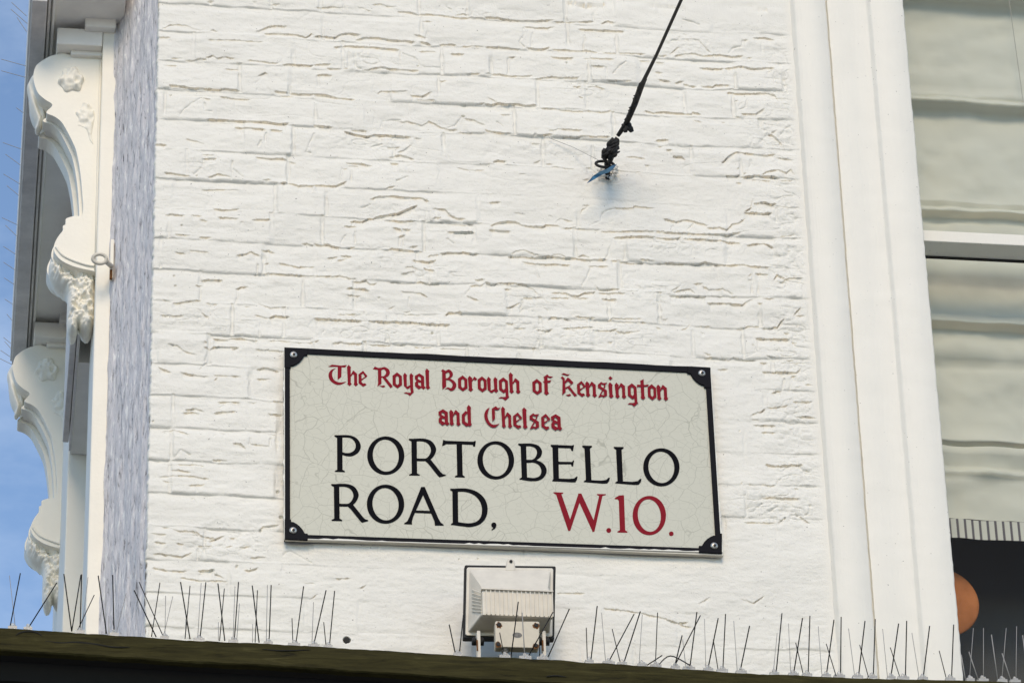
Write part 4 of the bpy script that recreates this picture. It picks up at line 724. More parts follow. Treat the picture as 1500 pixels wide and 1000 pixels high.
# black-letter lines: glyphs on a unit x-height (y up), drawn with broad-nib stems
def bstem(x, y0, y1, w_=.24, foot_=True, head=True):
    p = []
    p += [(x - .05, y1 - .12), (x + .08, y1 + .04), (x + w_ + .04, y1 - .13), (x + w_, y1 - .20)] if head else [(x, y1), (x + w_, y1)]
    p += [(x + w_, y0 + .20), (x + w_ + .07, y0 + .10), (x + w_ * .5, y0 - .05), (x - .04, y0 + .09), (x, y0 + .18)] if foot_ else [(x + w_, y0), (x, y0)]
    return p
OO = ([(0, .18), (0, .80), (.35, 1.04), (.70, .80), (.70, .18), (.35, -.05)], [(.24, .28), (.24, .70), (.36, .80), (.47, .70), (.47, .28), (.35, .18)])
GL = {
 'o': (.70, [('r',) + OO]),
 'n': (.78, [bstem(0, 0, 1), [(.2, .66), (.42, 1.02), (.50, 1.0), (.76, .80), (.5, .70), (.42, .78), (.22, .56)], bstem(.50, 0, .84, head=False)]),
 'h': (.78, [bstem(0, 0, 1.36), [(.2, .66), (.42, 1.02), (.50, 1.0), (.76, .80), (.5, .70), (.42, .78), (.22, .56)], bstem(.50, 0, .84, head=False)]),
 'u': (.80, [bstem(0, .10, 1, foot_=False), [(0, .16), (.24, .10), (.52, .22), (.52, .08), (.36, -.05), (.22, -.05)], bstem(.52, 0, 1)]),
 'e': (.66, [[(0, .18), (0, .80), (.24, .72), (.24, .26), (.36, .18), (.52, .20), (.62, .10), (.36, -.05)], [(0, .78), (.36, 1.04), (.44, .92), (.24, .76)], [(.30, 1.0), (.38, 1.03), (.70, .70), (.56, .56), (.36, .84)], [(.20, .46), (.58, .68), (.68, .68), (.20, .34)]]),
 'r': (.58, [bstem(0, 0, 1), [(.2, .70), (.42, 1.0), (.62, .84), (.46, .70), (.38, .80), (.22, .60)]]),
 'l': (.32, [bstem(0, 0, 1.36)]),
 'i': (.34, [bstem(0, 0, 1), [(-.02, 1.32), (.13, 1.46), (.28, 1.32), (.13, 1.18)]]),
 'a': (.72, [[(.02, .62), (.02, .86), (.36, 1.04), (.72, .84), (.48, .74), (.30, .84), (.24, .74), (.24, .66)], [(.46, .82), (.70, .84), (.70, .2), (.80, .10), (.64, -.05), (.46, .08)], [(.02, .16), (.02, .40), (.16, .54), (.50, .54), (.50, .42), (.26, .42), (.26, .26), (.46, .16), (.46, .04), (.28, -.05)], [(.24, .66), (.50, .54), (.50, .44), (.20, .50), (.04, .60)]]),
 's': (.78, [[(.06, .84), (.34, 1.04), (.46, .96), (.80, 1.0), (.56, .76), (.50, .84), (.30, .88), (.30, .70), (.06, .58)], [(.06, .64), (.30, .72), (.74, .48), (.74, .36), (.48, .42)], [(.50, .46), (.74, .44), (.74, .12), (.46, -.02), (.38, .06), (.04, -.04), (.26, .16), (.50, .14)], [(.04, -.04), (.16, -.02), (.66, .78), (.56, .78)]]),
 'y': (.80, [bstem(0, .10, 1, foot_=False), [(0, .16), (.24, .10), (.52, .22), (.52, .08), (.36, -.05), (.22, -.05)], bstem(.52, -.1, 1, foot_=False), [(.52, 0), (.76, 0), (.80, -.26), (.48, -.52), (.28, -.40), (-.04, -.36), (.14, -.28), (.36, -.30), (.56, -.30)]]),
 'g': (.78, [('r',) + OO, [(.47, .8), (.70, .80), (.72, -.20), (.78, -.28), (.46, -.54), (.26, -.40), (-.08, -.40), (.10, -.30), (.34, -.30), (.50, -.26)]]),
 'f': (.70, [bstem(.10, 0, 1.2, head=False), [(.04, 1.16), (.34, 1.38), (.44, 1.26), (.74, 1.24), (.56, 1.14), (.34, 1.18), (.26, 1.08)], [(0, .88), (.60, 1.0), (.50, .82), (.10, .80)]]),
 't': (.80, [bstem(.24, 0, 1.2, head=False), [(.24, 1.18), (.20, 1.22), (.48, 1.36), (.48, 1.18)], [(-.02, .78), (-.02, .96), (.62, .97), (.84, 1.02), (.76, .88), (.46, .84), (.16, .84)]]),
 'd': (.72, [[(0, .18), (0, .74), (.24, .66), (.24, .28), (.50, .14), (.46, 0), (.34, -.05)], [(0, .72), (.30, 1.0), (.46, .90), (.24, .66)], bstem(.46, 0, 1.36)]),
 'T': (.90, [[(.0, 1.20), (.20, 1.36), (.62, 1.32), (.92, 1.38), (.82, 1.20), (.40, 1.22), (.16, 1.20)], [(.47, 1.26), (.66, 1.26), (.64, .55), (.46, .34), (.46, .60)],
            ('b', [(.40, 1.14), (.14, .98), (.02, .66), (.10, .28), (.34, .04), (.60, .02), (.90, .26)], [(.30, 1.04), (.22, .88), (.20, .62), (.28, .34), (.46, .20), (.62, .18), (.90, .26)])]),
 'R': (1.0, [[(.0, 1.18), (.10, 1.36), (.28, 1.28), (.44, 1.30), (.44, .22), (.22, .0), (.26, .22), (.26, 1.14)], ('b', [(.36, 1.26), (.60, 1.36), (.82, 1.22), (.88, .96), (.74, .70), (.44, .62)], [(.40, 1.10), (.56, 1.20), (.66, 1.10), (.68, .94), (.58, .76), (.42, .72)]), [(.44, .72), (.64, .70), (.96, .18), (1.02, .06), (.90, -.05), (.56, .52)], [(.32, .06), (.58, .12), (.64, .04), (.52, -.04)]]),
 'B': (.96, [[(-.02, 1.28), (.08, 1.40), (.26, 1.30), (.28, .24), (.04, .0), (.02, .30), (.04, 1.2)], ('b', [(.20, 1.24), (.46, 1.40), (.68, 1.24), (.70, .98), (.48, .76), (.22, .70)], [(.26, 1.10), (.44, 1.20), (.50, 1.08), (.48, .94), (.38, .82), (.22, .78)]), ('b', [(.26, .78), (.50, .80), (.80, .62), (.92, .36), (.80, .06), (.56, -.05), (.36, .08), (.14, .0)], [(.26, .68), (.46, .66), (.64, .50), (.68, .34), (.62, .18), (.54, .14), (.36, .18), (.14, .0)])]),
 'K': (.98, [[(-.02, 1.20), (.10, 1.30), (.24, 1.16), (.28, .24), (.04, .0), (.06, .28), (.10, 1.08)], [(.24, .96), (.44, 1.24), (.56, 1.16), (.80, .90), (.66, .76), (.46, .98), (.26, .80)], [(.24, .52), (.70, .80), (.80, .88), (.50, .60), (.30, .44)], [(.34, .60), (.56, .62), (.86, .20), (1.0, .06), (.84, -.05), (.60, .28)], [(.24, .02), (.54, .12), (.62, .04), (.46, -.04)], [(.02, 1.42), (.20, 1.52), (.42, 1.44), (.60, 1.46), (.44, 1.34), (.20, 1.40)]]),
 'C': (1.0, [('b', [(.36, 1.30), (.12, 1.08), (.02, .70), (.14, .28), (.38, .02), (.64, -.02), (.94, .26)], [(.32, 1.20), (.26, 1.0), (.22, .68), (.32, .34), (.48, .18), (.66, .16), (.94, .26)]), [(.48, 1.22), (.66, 1.12), (.66, .58), (.50, .34), (.48, .60)], [(.46, 1.20), (.72, 1.40), (.84, 1.28), (1.02, 1.32), (.84, 1.14), (.64, 1.16)]]),
}
def bline(items, bl, xh):
    for ch, x0, x1 in items:
        wd, parts = GL[ch]; sx = (x1 - x0) / wd
        fx = lambda x, y: (x0 + sx * x + (.0 + .055 * ((x0 - 480) / 560.)) * 0 - y * xh * (.003 + .055 * (x0 - 417) / 640.), bl(x0 + sx * x) - y * xh)
        for p in parts:
            if p[0] == 'r': gr_.ring([fx(*q) for q in p[1]], [fx(*q) for q in p[2]])
            elif p[0] == 'b': gr_.ring([fx(*q) for q in catmull(p[1], 5)], [fx(*q) for q in catmull(p[2], 5)], closed=False)
            else: gr_.poly([fx(*q) for q in p])
bline([('T', 480.7, 508), ('h', 509.5, 524), ('e', 525.3, 537.7), ('R', 546.5, 574.8), ('o', 575.2, 589), ('y', 591.8, 606), ('a', 607.6, 622), ('l', 624.4, 630.4), ('B', 647.3, 669.6), ('o', 671.2, 685), ('r', 686.8, 698.8), ('o', 700, 713.2), ('u', 714.6, 729.5), ('g', 731.2, 746),
       ('h', 747, 762), ('o', 780.2, 794), ('f', 795.6, 810.6), ('K', 822.6, 845), ('e', 845.8, 858), ('n', 859, 874), ('s', 875.4, 890.2), ('i', 892.8, 899.6), ('n', 902.2, 917), ('g', 920, 934.6), ('t', 934.4, 950.8), ('o', 949.4, 961.8), ('n', 963.4, 978.4)], lambda x: 564.2 + (x - 510) * .0462, 21.6)
gr_.m.build('title_line', 'letter_red', sg); gr_.m = MB()
bline([('a', 642.3, 656.8), ('n', 659.4, 674.4), ('d', 676.8, 690.6), ('C', 709.3, 734), ('h', 735.8, 750), ('e', 752, 764.8), ('l', 766.8, 773.4), ('s', 775, 790.6), ('e', 793.2, 806), ('a', 807.4, 822.2)], lambda x: 621.8 + (x - 650) * .0440, 22.0)
gr_.m.build('second_title_line', 'letter_red', sg)

# ------------------------------------------------------------------ floodlight below the sign
fl = thing('floodlight', 'weathered white floodlight with black gasket standing on the ledge below the street sign', 'lamp', tuple(P(747, 960, -.15)))
A8 = lambda x, y, yy: P(660 + x / 5.882, 800 + y / 5.882, yy)
m_ = MB(); m_.prism([A8(x, y, -.118) for x, y in ((122, 155), (908, 165), (895, 800), (108, 790))], (0, .016, 0)); m_.build('frame', 'rubber', fl, bevel=.003)
m_ = MB(); m_.prism([A8(x, y, -.122) for x, y in ((150, 176), (875, 184), (886, 196), (878, 762), (865, 774), (142, 764), (128, 752), (140, 188))], (0, .004, 0)); m_.build('rim', 'lamp', fl, bevel=.0015)
# body: hipped casting that swells out to the ribbed box
V0 = [(165, 200), (862, 208), (855, 742), (150, 738)]; V1 = [(275, 345), (850, 352), (872, 395), (870, 600), (265, 590), (262, 395)]
b0 = [A8(x, y, -.1225) for x, y in V0]; yb1 = -.178; yb2 = -.205
pts = b0 + [A8(272, 340, -.160), A8(846, 350, -.160), A8(268, 392, yb1), A8(868, 398, yb1), A8(870, 598, yb1), A8(266, 590, yb1)]
m_ = MB(); m_.add(pts, [(0, 1, 5, 4), (4, 5, 7, 6), (6, 7, 8, 9), (9, 8, 2, 3), (1, 2, 8, 7, 5), (0, 4, 6, 9, 3)])
m_.build('body', 'lamp', fl, bevel=.003)
m_ = MB(); n = 15; rg = random.Random(3)
q0 = A8(300, 398, yb1); q1 = A8(868, 398, yb1); zlo = A8(580, 594, yb1 - .012)[2]
m_.box(A8(268, 398, yb1)[0], q1[0], yb1 - .010, yb1 - .0004, zlo, q0[2]); 
for k in range(n + 1):
    x = q0[0] + (q1[0] - q0[0]) * k / n; m_.box(x - .0010, x + .0010, yb1 - .0136, yb1 - .0101, zlo + .0005, q0[2] - .0005)
m_.box(A8(268, 398, yb1)[0] - .002, q1[0] + .002, yb1 - .015, yb1 - .0002, q0[2] + .0004, q0[2] + .0034)
m_.build('ribs', 'lamp', fl)
m_ = MB()
for k in range(7):     # side ribs
    a = A8(185, 372 + k * 31, -.135); b_ = A8(262, 400 + k * 27, yb1 - .002); m_.tube([a, b_], .0012, 5)
m_.build('side_ribs', 'lamp', fl)
m_ = MB(); yj = -.200
jb = [(392, 641), (758, 644), (766, 652), (763, 864), (755, 873), (396, 863), (387, 854), (384, 650)]
m_.prism([A8(x, y, yj) for x, y in jb], (0, .022, 0)); box_ = m_.build('junction_box', 'lampbox', fl, bevel=.002)
for (x, y) in ((418, 670), (738, 675), (412, 838), (735, 848)):
    c = A8(x, y, yj - .002); m_ = MB(); m_.tube([(c[0], c[1] + .003, c[2]), (c[0], c[1], c[2])], [.0048, .0042], 10); m_.build('screw', 'rubber', box_)
    m_ = MB(); rg = random.Random(int(x)); ang = [k * 2 * math.pi / 18 for k in range(18)]
    m_.add([(c[0] + (.0052 + .0026 * rg.random()) * math.cos(a), yj - .0004, c[2] + (.0052 + .0034 * rg.random()) * math.sin(a) - .001) for a in ang], [tuple(range(17, -1, -1))]); m_.build('rust_stain', 'rust', box_)
c = A8(575, 762, yj - .0003); m_ = MB(); m_.add([(c[0] + .0098 * math.cos(a), c[1], c[2] + .0062 * math.sin(a)) for a in [k * 2 * math.pi / 24 for k in range(24)]], [tuple(range(23, -1, -1))]); m_.build('oval_badge', 'gland', box_)
m_ = MB(); c = A8(520, 130, -.124); m_.prism([A8(x, y, -.124) for x, y in ((470, 212), (486, 118), (500, 102), (520, 96), (538, 102), (551, 118), (566, 214))], (0, .012, 0)); m_.build('lug', 'lamp', fl, bevel=.003)
m_ = MB(); m_.tube([(c[0], -.126, c[2]), (c[0], -.12, c[2])], [.0035, .0035], 10); m_.build('lug_screw', 'rubber', fl)
for (x, s) in ((235, -1), (800, 1)):
    c = A8(x, 828, -.15); m_ = MB()
    m_.tube([(c[0] - .012, c[1], c[2]), (c[0] + .012, c[1], c[2])], [.006, .006], 8)
    for k in range(3): m_.ball((c[0] + (k - 1) * .008, c[1] - .004, c[2] + (.003 if k != 1 else -.001)), .005, .006, .008, 8, 6)
    m_.build('knob', 'rubber', fl, smooth=True)
    m_ = MB(); a = A8(x - 4, 745, -.152); b_ = P(660 + (x + 2) / 5.882, 960 if s < 0 else 972, -.152); m_.box(min(a[0], b_[0]) - .002, min(a[0], b_[0]) + .0045, -.162, -.140, b_[2] - .02, a[2]); m_.build('bracket_arm', 'lamp', fl)
    m_ = MB(); cc = A8(x - 6, 850, -.164); m_.box(cc[0] - .0012, cc[0] + .0018, -.1645, -.1625, cc[2] - .012, cc[2] + .012); m_.build('rust_streak', 'rust', fl)
m_ = MB(); c = A8(470, 895, -.188); rg = random.Random(6)
m_.ball(c, .008, .008, .009, 10, 8, .15, rg); m_.tube([c, (c[0] + .001, c[1] + .01, c[2] - .03)], [.004, .0035], 8); m_.build('cable_gland', 'gland', fl)

# ------------------------------------------------------------------ stay cable, hook and scraps
G8 = lambda x, y, yy: P(830 + x / 7.146, 170 + y / 7.146, yy)
st = thing('stay_cable', 'black stay cable lashed to an iron eye in the white wall above the sign', 'cable', tuple(P(885, 250, 0)))
path = [P(928, 155, -.16), P(940, 124, -.24), P(962, 80, -.38), (P(998, 0, -.62)), P(1062, -142, -1.05), P(1180, -405, -1.9)]
m_ = MB(); m_.tube(path, [.0058, .0046, .0036, .0036, .0036, .0036], 10); m_.build('cable', 'cable', st, smooth=True)
m_ = MB(); pp = [P(946, 116, -.265), P(940, 124, -.24), P(930, 152, -.17), P(917, 182, -.115), P(905, 199, -.09)]; m_.tube(pp, [.003, .0068, .0068, .0062, .0045], 8)
for k in range(22):
    u = k / 21.; q = np.array(P(940, 124, -.24)) * (1 - u) + np.array(P(917, 182, -.115)) * u; a = k * 1.1
    m_.tube([q + np.array([.0066 * math.cos(a), 0, .0066 * math.sin(a)]), q + np.array([.0066 * math.cos(a + 1.3), 0, .0066 * math.sin(a + 1.3) + .002])], .0014, 5)
m_.build('splice', 'cable', st)
m_ = MB(); rg = random.Random(12)
for (x, y, a) in ((655, 110, 3.2), (672, 140, 2.6), (640, 95, 2.6), (618, 150, 2.0), (600, 105, 1.6)): m_.ball(G8(x, y, -.115), a * .0025, .006, a * .003, 8, 6, .2, rg)
m_.tube([G8(580, 90, -.115), G8(640, 130, -.118), G8(670, 160, -.115)], .0028, 6); m_.build('tie', 'cable', st)
m_ = MB()
for (x, y, a, b_) in ((480, 270, 5, 5), (440, 300, 3.5, 4), (520, 270, 5, 6), (500, 330, 7, 7), (460, 370, 8, 7), (500, 380, 5, 6), (390, 380, 4, 5), (395, 420, 4.5, 5), (430, 400, 6, 6), (460, 440, 4, 5)):
    m_.ball(G8(x, y, -.085 + .01 * rg.random()), a * .0015, .009, b_ * .0018, 10, 7, .18, rg)
for k in range(9):
    x = 410 + 110 * rg.random(); y = 280 + 120 * rg.random(); m_.tube([G8(x - 40, y + 35, -.10), G8(x, y, -.105), G8(x + 40, y - 25, -.098)], .0022, 6)
m_.tube([G8(515, 300, -.09), G8(470, 440, -.075), G8(450, 490, -.06)], [.006, .005, .005], 8); m_.tube([G8(400, 400, -.085), G8(405, 480, -.065)], .0042, 8)
m_.build('clamp', 'cable', st, smooth=True)
m_ = MB(); c = G8(400, 505, -.05)
m_.tube([(c[0] + .0200 * math.cos(a), c[1] + .010 * math.sin(a), c[2] + .0150 * math.sin(a)) for a in [k * 2 * math.pi / 24 for k in range(25)]], .0032, 8, caps=False)
m_.ball(G8(420, 505, -.045), .006, .008, .007, 10, 8); m_.tube([G8(430, 500, -.048), G8(425, 600, .006)], [.0065, .007], 10)
m_.build('eye_hook', 'cable', st, smooth=True)
m_ = MB(); rg = random.Random(21)
for k in range(26):
    a = rg.random() * 6.28; r_ = .010 + .016 * rg.random(); c = G8(425, 590, -.002); m_.ball((c[0] + r_ * math.cos(a), -.003 - .006 * rg.random(), c[2] + r_ * math.sin(a) * .9), .0022 + .0035 * rg.random(), .004, .0022 + .003 * rg.random(), 8, 6, .25, rg)
m_.build('plaster_collar', 'wall', st, smooth=True)
m_ = MB()
for k in range(7):
    x = 410 + 60 * rg.random(); y = 600 + 70 * rg.random(); m_.ball(G8(x, y, -.009), .0022, .003, .003, 7, 5, .3, rg)
m_.build('scrap', 'cable', st)
# strip of blue plastic caught on the eye: thin folded sheet with thickness
bs = MB(); ups = [(215, 700), (275, 628), (340, 585), (420, 555), (480, 515), (526, 503)]; dns = [(222, 698), (300, 655), (370, 612), (440, 588), (492, 548), (522, 510)]
up_ = [G8(x, y, -.078 + .006 * math.sin(k * 1.7)) for k, (x, y) in enumerate(ups)]; dn_ = [G8(x, y, -.066 - .004 * math.sin(k * 2.1)) for k, (x, y) in enumerate(dns)]
n = 6; V = up_ + dn_ + [p + np.array([0, .0014, 0]) for p in up_] + [p + np.array([0, .0014, 0]) for p in dn_]
F_ = []
for i in range(n - 1): F_ += [(i, i + n, i + n + 1, i + 1), (i + 2 * n, i + 1 + 2 * n, i + n + 1 + 2 * n, i + n + 2 * n), (i, i + 1, i + 1 + 2 * n, i + 2 * n), (i + n, i + 3 * n, i + 1 + 3 * n, i + 1 + n)]
bs.add(V, F_); o = bs.build('plastic_strip', 'blue', origin=tuple(up_[3])); tag(o, 'torn strip of blue plastic caught on the iron eye of the cable', 'plastic strip')
m_ = MB(); a = P(804, 202, -.004); b_ = P(840, 216, -.012); c = P(877, 235, -.045); m_.tube([a, b_, c], .0007, 5); o = m_.build('loose_thread', 'thread', origin=tuple(c)); tag(o, 'fine grey thread stretched from the iron eye to the brick on its left', 'thread')

# ------------------------------------------------------------------ shop ledge along the bottom
LE = [(-260, 902), (0, 917), (120, 924.5), (260, 934), (400, 941), (520, 948), (640, 955.5), (800, 963.5), (950, 973.5), (1100, 984), (1250, 990), (1410, 994), (1500, 997), (1800, 1011)]
YL = -.33
def ledge():
    root = thing('shop_cornice', 'olive green painted timber ledge over the shop front, shade coloured black underneath', 'cornice', tuple(P(750, 1000, YL)))
    xs_ = np.arange(-255, 1795, 6.0); top = np.interp(xs_, [q[0] for q in LE], [q[1] for q in LE]) + .8 * vn(xs_, 0, 26, 1, 401) + .5 * vn(xs_, 0, 8, 1, 402)
    hgt = np.interp(xs_, [-260, 0, 250, 520, 900, 1500, 1800], [35, 35, 33.5, 35, 37, 40, 42])
    V = []; rows = ((0, .10, 0), (0, .006, 0), (.06, 0.001, 0), (.2, 0, 0), (.4, -.0008, 0), (.6, 0, 0), (.8, .0006, 0), (.95, 0, 0), (1.0, .003, 0))
    for x, tpx, hh in zip(xs_, top, hgt):
        base = P(x, tpx, YL); low = P(x, tpx + hh, YL)
        for k, (f_, dy, _) in enumerate(rows):
            p = base + (low - base) * f_; jit = .0018 * float(vn(x, f_ * 40, 60, 11, 403)) + .0009 * float(vn(x, f_ * 40, 12, 6, 404)) if k > 1 else 0
            V.append((p[0], YL + dy + jit, p[2] + (.004 if k == 0 else 0)))
        zt = base[2]
        V.append((base[0], -.001, zt + .016))
        V.append((low[0], YL + .022, low[2] + .001))
    n = len(rows) + 2; nr = len(rows); F_ = []
    for i in range(len(xs_) - 1):
        a, b_ = i * n, (i + 1) * n
        for k in range(nr - 1): F_.append((a + k, a + k + 1, b_ + k + 1, b_ + k))
        F_.append((a + nr, a, b_, b_ + nr)); F_.append((a + nr - 1, a + nr + 1, b_ + nr + 1, b_ + nr - 1))
    m_ = MB(); m_.add(V, F_); o = m_.build('fascia_board', 'olive', root, smooth=True); es = o.modifiers.new('es', 'EDGE_SPLIT'); es.split_angle = math.radians(35)
    # soffit and shop fascia below, their shade put into a black colour
    a = P(-255, 937, YL); b_ = P(1795, 1053, YL)
    m_ = MB(); m_.add([(a[0], YL + .018, a[2] + .004), (b_[0], YL + .018, b_[2] + .004), (b_[0], .03, b_[2] - .01), (a[0], .03, a[2] - .01)], [(0, 1, 2, 3)])
    m_.add([(a[0], -.03, a[2] - .012), (b_[0], -.03, b_[2] - .012), (b_[0], -.06, b_[2] - .6), (a[0], -.06, a[2] - .6)], [(0, 1, 2, 3)])
    m_.add([(a[0], YL + .05, a[2] + .002), (b_[0], YL + .05, b_[2] + .002), (b_[0], YL + .07, b_[2] - .03), (a[0], YL + .07, a[2] - .03)], [(0, 1, 2, 3)])
    m_.build('soffit', 'shopdark', root)
    # splits in the old board
    m_ = MB()
    def crack(pts, r0=.0012):
        q = [P(x, y, YL - .0006) for x, y in catmull(pts, 4)]; m_.tube(q, [r0 * (.4 + 1.2 * math.sin(math.pi * (i + .5) / len(q))) for i in range(len(q))], 5)
    crack([(23, 930), (30, 926), (42, 924), (54, 926), (62, 931)]); crack([(66, 938), (90, 941), (112, 940), (140, 943), (165, 947), (190, 947)]); crack([(384, 950), (405, 952), (430, 952), (455, 951)], .0008); crack([(800, 990), (815, 989), (830, 991)], .001)
    m_.build('split', 'shopdark', root)
    return root
ledge()
def ledge_top(px): return float(np.interp(px, [q[0] for q in LE], [q[1] for q in LE]))

# ------------------------------------------------------------------ bird spikes: each clear foot with its own wires
W = {1: (0, 820, 2.885), 2: (640, 860, 2.5), 3: (1100, 680, 3.125), 4: (1340, 740, 3.846)}
SPK = [
 (1, (53, 280), 'd42,278>86,55 p65,278>40,65', 'two crossing wires against the blue sky left of the brackets'),
 (1, (118, 282), 'd118,280>240,95', 'single wire leaning steeply right against the blue sky'),
 (1, (338, 292), 'd303,295>270,58 d303,270>342,62 d338,292>345,60 m325,290>398,147 p345,270>372,72', 'tangled wires in front of the cream corner board'),
 (1, (482, 298), 'd450,302>415,65 p446,300>448,80 d482,290>476,62 p490,285>533,140 p460,290>460,235', 'wires in front of the flaking grey post'),
 (1, (695, 312), 'd660,320>567,127 m640,320>676,95 m692,290>588,92 p697,300>700,150 p690,290>730,153', 'wires crossing where grey post meets white brick'),
 (1, (840, 325), 'd803,328>763,92 m782,330>803,108 d845,310>870,93 p835,310>850,97 p783,328>785,250', 'first fan of wires on white brick right of the post'),
 (1, (985, 333), 'd950,340>921,98 m928,340>948,120 d990,320>1008,92 p985,325>993,110 p1000,300>1012,183 p923,338>923,262', 'second fan of wires on white brick right of the post'),
 (1, (1133, 340), 'd1095,347>1066,107 m1078,345>1088,127 d1137,330>1146,105 p1125,340>1130,105 p1067,345>1068,270', 'third fan of wires on white brick right of the post'),
 (1, (1242, 352), 'd1250,350>1283,110 m1238,350>1234,245', 'pair of wires, third from the dark hole in the wall'),
 (1, (1325, 357), 'd1325,350>1378,127 p1318,355>1325,177', 'pair of wires, second from the dark hole in the wall'),
 (1, (1386, 363), 'd1392,362>1414,130 m1378,360>1368,262', 'pair of wires nearest the dark hole in the wall'),
 (2, (75, 246), 'd68,240>45,135 d82,240>97,100', 'V of two wires just left of the floodlight'),
 (2, (248, 262), 'd270,262>298,52 m247,225>230,165', 'wire rising in front of the ribs of the floodlight'),
 (2, (322, 262), 'd332,250>425,90 w322,240>312,92', 'dark leaning wire and pale upright wire before the junction box'),
 (2, (385, 266), 'd400,270>485,78 m377,262>375,200', 'wire leaning right past the right edge of the floodlight'),
 (2, (557, 275), 'd563,275>587,67 m551,272>547,147', 'tall wire and short wire, first right of the floodlight'),
 (2, (628, 281), 'd627,275>722,97 p618,275>603,92', 'dark wire leaning far right, second right of the floodlight'),
 (2, (677, 283), 'd683,280>745,87 m672,275>642,152', 'open V of wires, third right of the floodlight'),
 (2, (750, 286), 'p740,280>752,100 d765,287>825,248', 'broken short wire bent low beside a pale upright wire'),
 (2, (800, 289), 'm800,275>808,92 d808,287>855,250>928,285', 'wire bent over into a low arch, below the sign corner'),
 (2, (872, 290), 'd868,283>965,102 d870,275>898,175 p912,270>900,190', 'long wire leaning right beside a short one, right of the arched wire'),
 (2, (922, 290), 'd926,287>952,90', 'single tall wire crossing a leaning one, right of the arched wire'),
 (2, (992, 298), 'd992,295>1030,112 p985,290>980,115 m1030,295>1012,190', 'three wires, below the smooth white wall right of the sign'),
 (2, (1043, 301), 'd1047,298>1057,97', 'single upright wire below the smooth white wall right of the sign'),
 (2, (1113, 303), 'd1110,300>1145,140 p1100,300>1087,122', 'V of wires beside a gap in the row, right of the sign'),
 (3, (105, 945), 'd115,940>142,680 p102,940>120,770', 'pair of close wires at the right end of the brickwork'),
 (3, (193, 948), 'd195,942>236,702 p182,940>172,727 m240,945>205,815', 'crossing wires left of the window moulding'),
 (3, (255, 952), 'd262,950>270,692', 'upright wire just left of the window moulding'),
 (3, (343, 956), 'd345,950>380,710 p325,950>308,740 m390,955>345,820', 'crossing wires before the left edge of the window moulding'),
 (3, (403, 958), 'd410,955>413,697', 'upright wire before the first band of the window moulding'),
 (3, (487, 960), 'd492,955>522,715 p475,955>447,750 m538,960>498,825', 'crossing wires before the first band of the window moulding'),
 (3, (553, 962), 'd560,960>569,707', 'upright wire before the first groove of the window moulding'),
 (3, (640, 966), 'd640,962>676,727 p625,960>603,752 m683,965>638,837', 'crossing wires before the middle band of the window moulding'),
 (3, (695, 968), 'd707,968>713,715', 'upright wire before the middle band of the window moulding'),
 (3, (785, 972), 'd788,970>818,738 p770,965>737,770', 'pair of wires before the last band of the window moulding'),
 (3, (910, 976), 'd918,975>928,732 m895,975>862,852', 'pair of wires at the window edge of the moulding'),
 (4, (310, 974), 'w285,970>262,840 p308,970>330,690 w358,975>305,823', 'pale wires under the orange lantern'),
 (4, (380, 978), 'p387,970>387,690', 'thin upright wire before the dark glass right of the lantern'),
 (4, (490, 979), 'w468,975>432,727 p490,970>515,690 w543,975>492,832', 'pale crossing wires before the dark glass'),
 (4, (563, 982), 'p570,975>574,680 w640,985>608,730', 'wires at the right edge of the dark window'),
]
rg = random.Random(31)
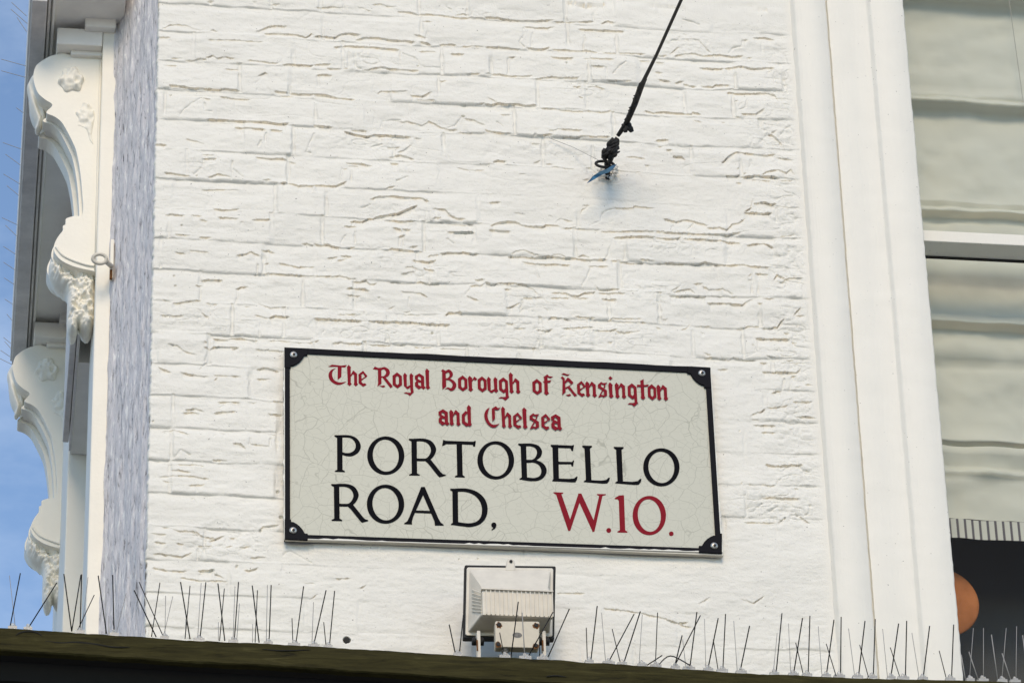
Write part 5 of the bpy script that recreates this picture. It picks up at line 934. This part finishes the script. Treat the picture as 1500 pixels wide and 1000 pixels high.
for (tk, base, wires, what) in SPK:
    ox, oy, sc = W[tk]; bx, by = ox + base[0] / sc, ledge_top(ox + base[0] / sc)
    yb_ = YL + .040 + .02 * rg.random(); bp_ = P(bx, by - 1.0, yb_)
    root = thing('bird_spike', 'bird spike: ' + what, 'bird spike', tuple(bp_), 'bird spikes along the shop ledge')
    m_ = MB(); k = .0042 + .002 * rg.random()
    m_.box(bp_[0] - k * 2.0, bp_[0] + k * 2.0, yb_ - .007, yb_ + .007, bp_[2] - .012, bp_[2] - .002); m_.ball((bp_[0], yb_, bp_[2] + .002), .0042, .005, .0062, 9, 6, .12, rg)
    m_.ball((bp_[0] + k * .9, yb_, bp_[2] + .001), 0.0032, .004, .004, 8, 6, .15, rg); m_.build('foot', 'clear', root, smooth=False)
    for wdef in wires.split():
        kd = wdef[0]; pts = [tuple(map(float, q.split(','))) for q in wdef[1:].split('>')]
        off = {'d': -.020, 'm': .012, 'p': .034, 'w': .0}[kd] + rg.uniform(-.01, .01)
        n = len(pts); path = []
        for i, (x, y) in enumerate(pts):
            ex, ey = ox + x / sc, oy + y / sc
            if i == 0: ey = max(ey, ledge_top(ex) + .5)
            path.append(P(ex, ey, yb_ + off * i / max(1, n - 1)))
        m_ = MB(); m_.tube(catmull(path, 5) if n > 2 else path, {'d': .00125, 'm': .00095, 'p': .0007, 'w': .0011}[kd], 6)
        m_.build('wire', {'d': 'wire_dark', 'm': 'wire_dark', 'p': 'wire_pale', 'w': 'wire_pale'}[kd], root, smooth=True)
# spikes bristling from the outer edge of the side cornice
CS = [((34, 22), (17, 4)), ((35, 33), (16, 14)), ((33, 95), (2, 87)), ((34, 112), (2, 104)), ((34, 45), (25, 26)), ((31, 165), (24, 158)), ((30, 218), (4, 209)), ((29, 243), (8, 226)), ((28, 270), (5, 255)), ((27, 288), (10, 272)), ((26, 330), (3, 319)), ((26, 350), (8, 330)),
      ((25, 375), (5, 361)), ((24, 398), (5, 384)), ((24, 420), (6, 407)), ((23, 450), (7, 438)), ((22, 478), (10, 460)), ((22, 510), (5, 494)), ((21, 520), (7, 500)), ((21, 528), (1, 513)), ((21, 536), (0, 525))]
for i, (a, b_) in enumerate(CS):
    p0 = PZ(a[0] + 5, a[1] + 2, ZS + .03); p1 = P(b_[0], b_[1], p0[1])
    wh = ['topmost', 'second from the top', 'third from the top', 'fourth from the top', 'fifth from the top', 'sixth from the top', 'seventh from the top', 'eighth from the top', 'ninth from the top', 'tenth from the top', 'middle one'][i] if i < 11 else \
        ['tenth from the bottom', 'ninth from the bottom', 'eighth from the bottom', 'seventh from the bottom', 'sixth from the bottom', 'fifth from the bottom', 'fourth from the bottom', 'third from the bottom', 'second from the bottom', 'lowest one'][i - 11]
    m_ = MB(); m_.tube([p0, p1], .00075, 5); o = m_.build('bird_spike', 'wire_pale', origin=tuple(p0))
    tag(o, 'thin wire sticking out left from the grey side cornice, ' + wh, 'bird spike', 'bird spikes along the side cornice')
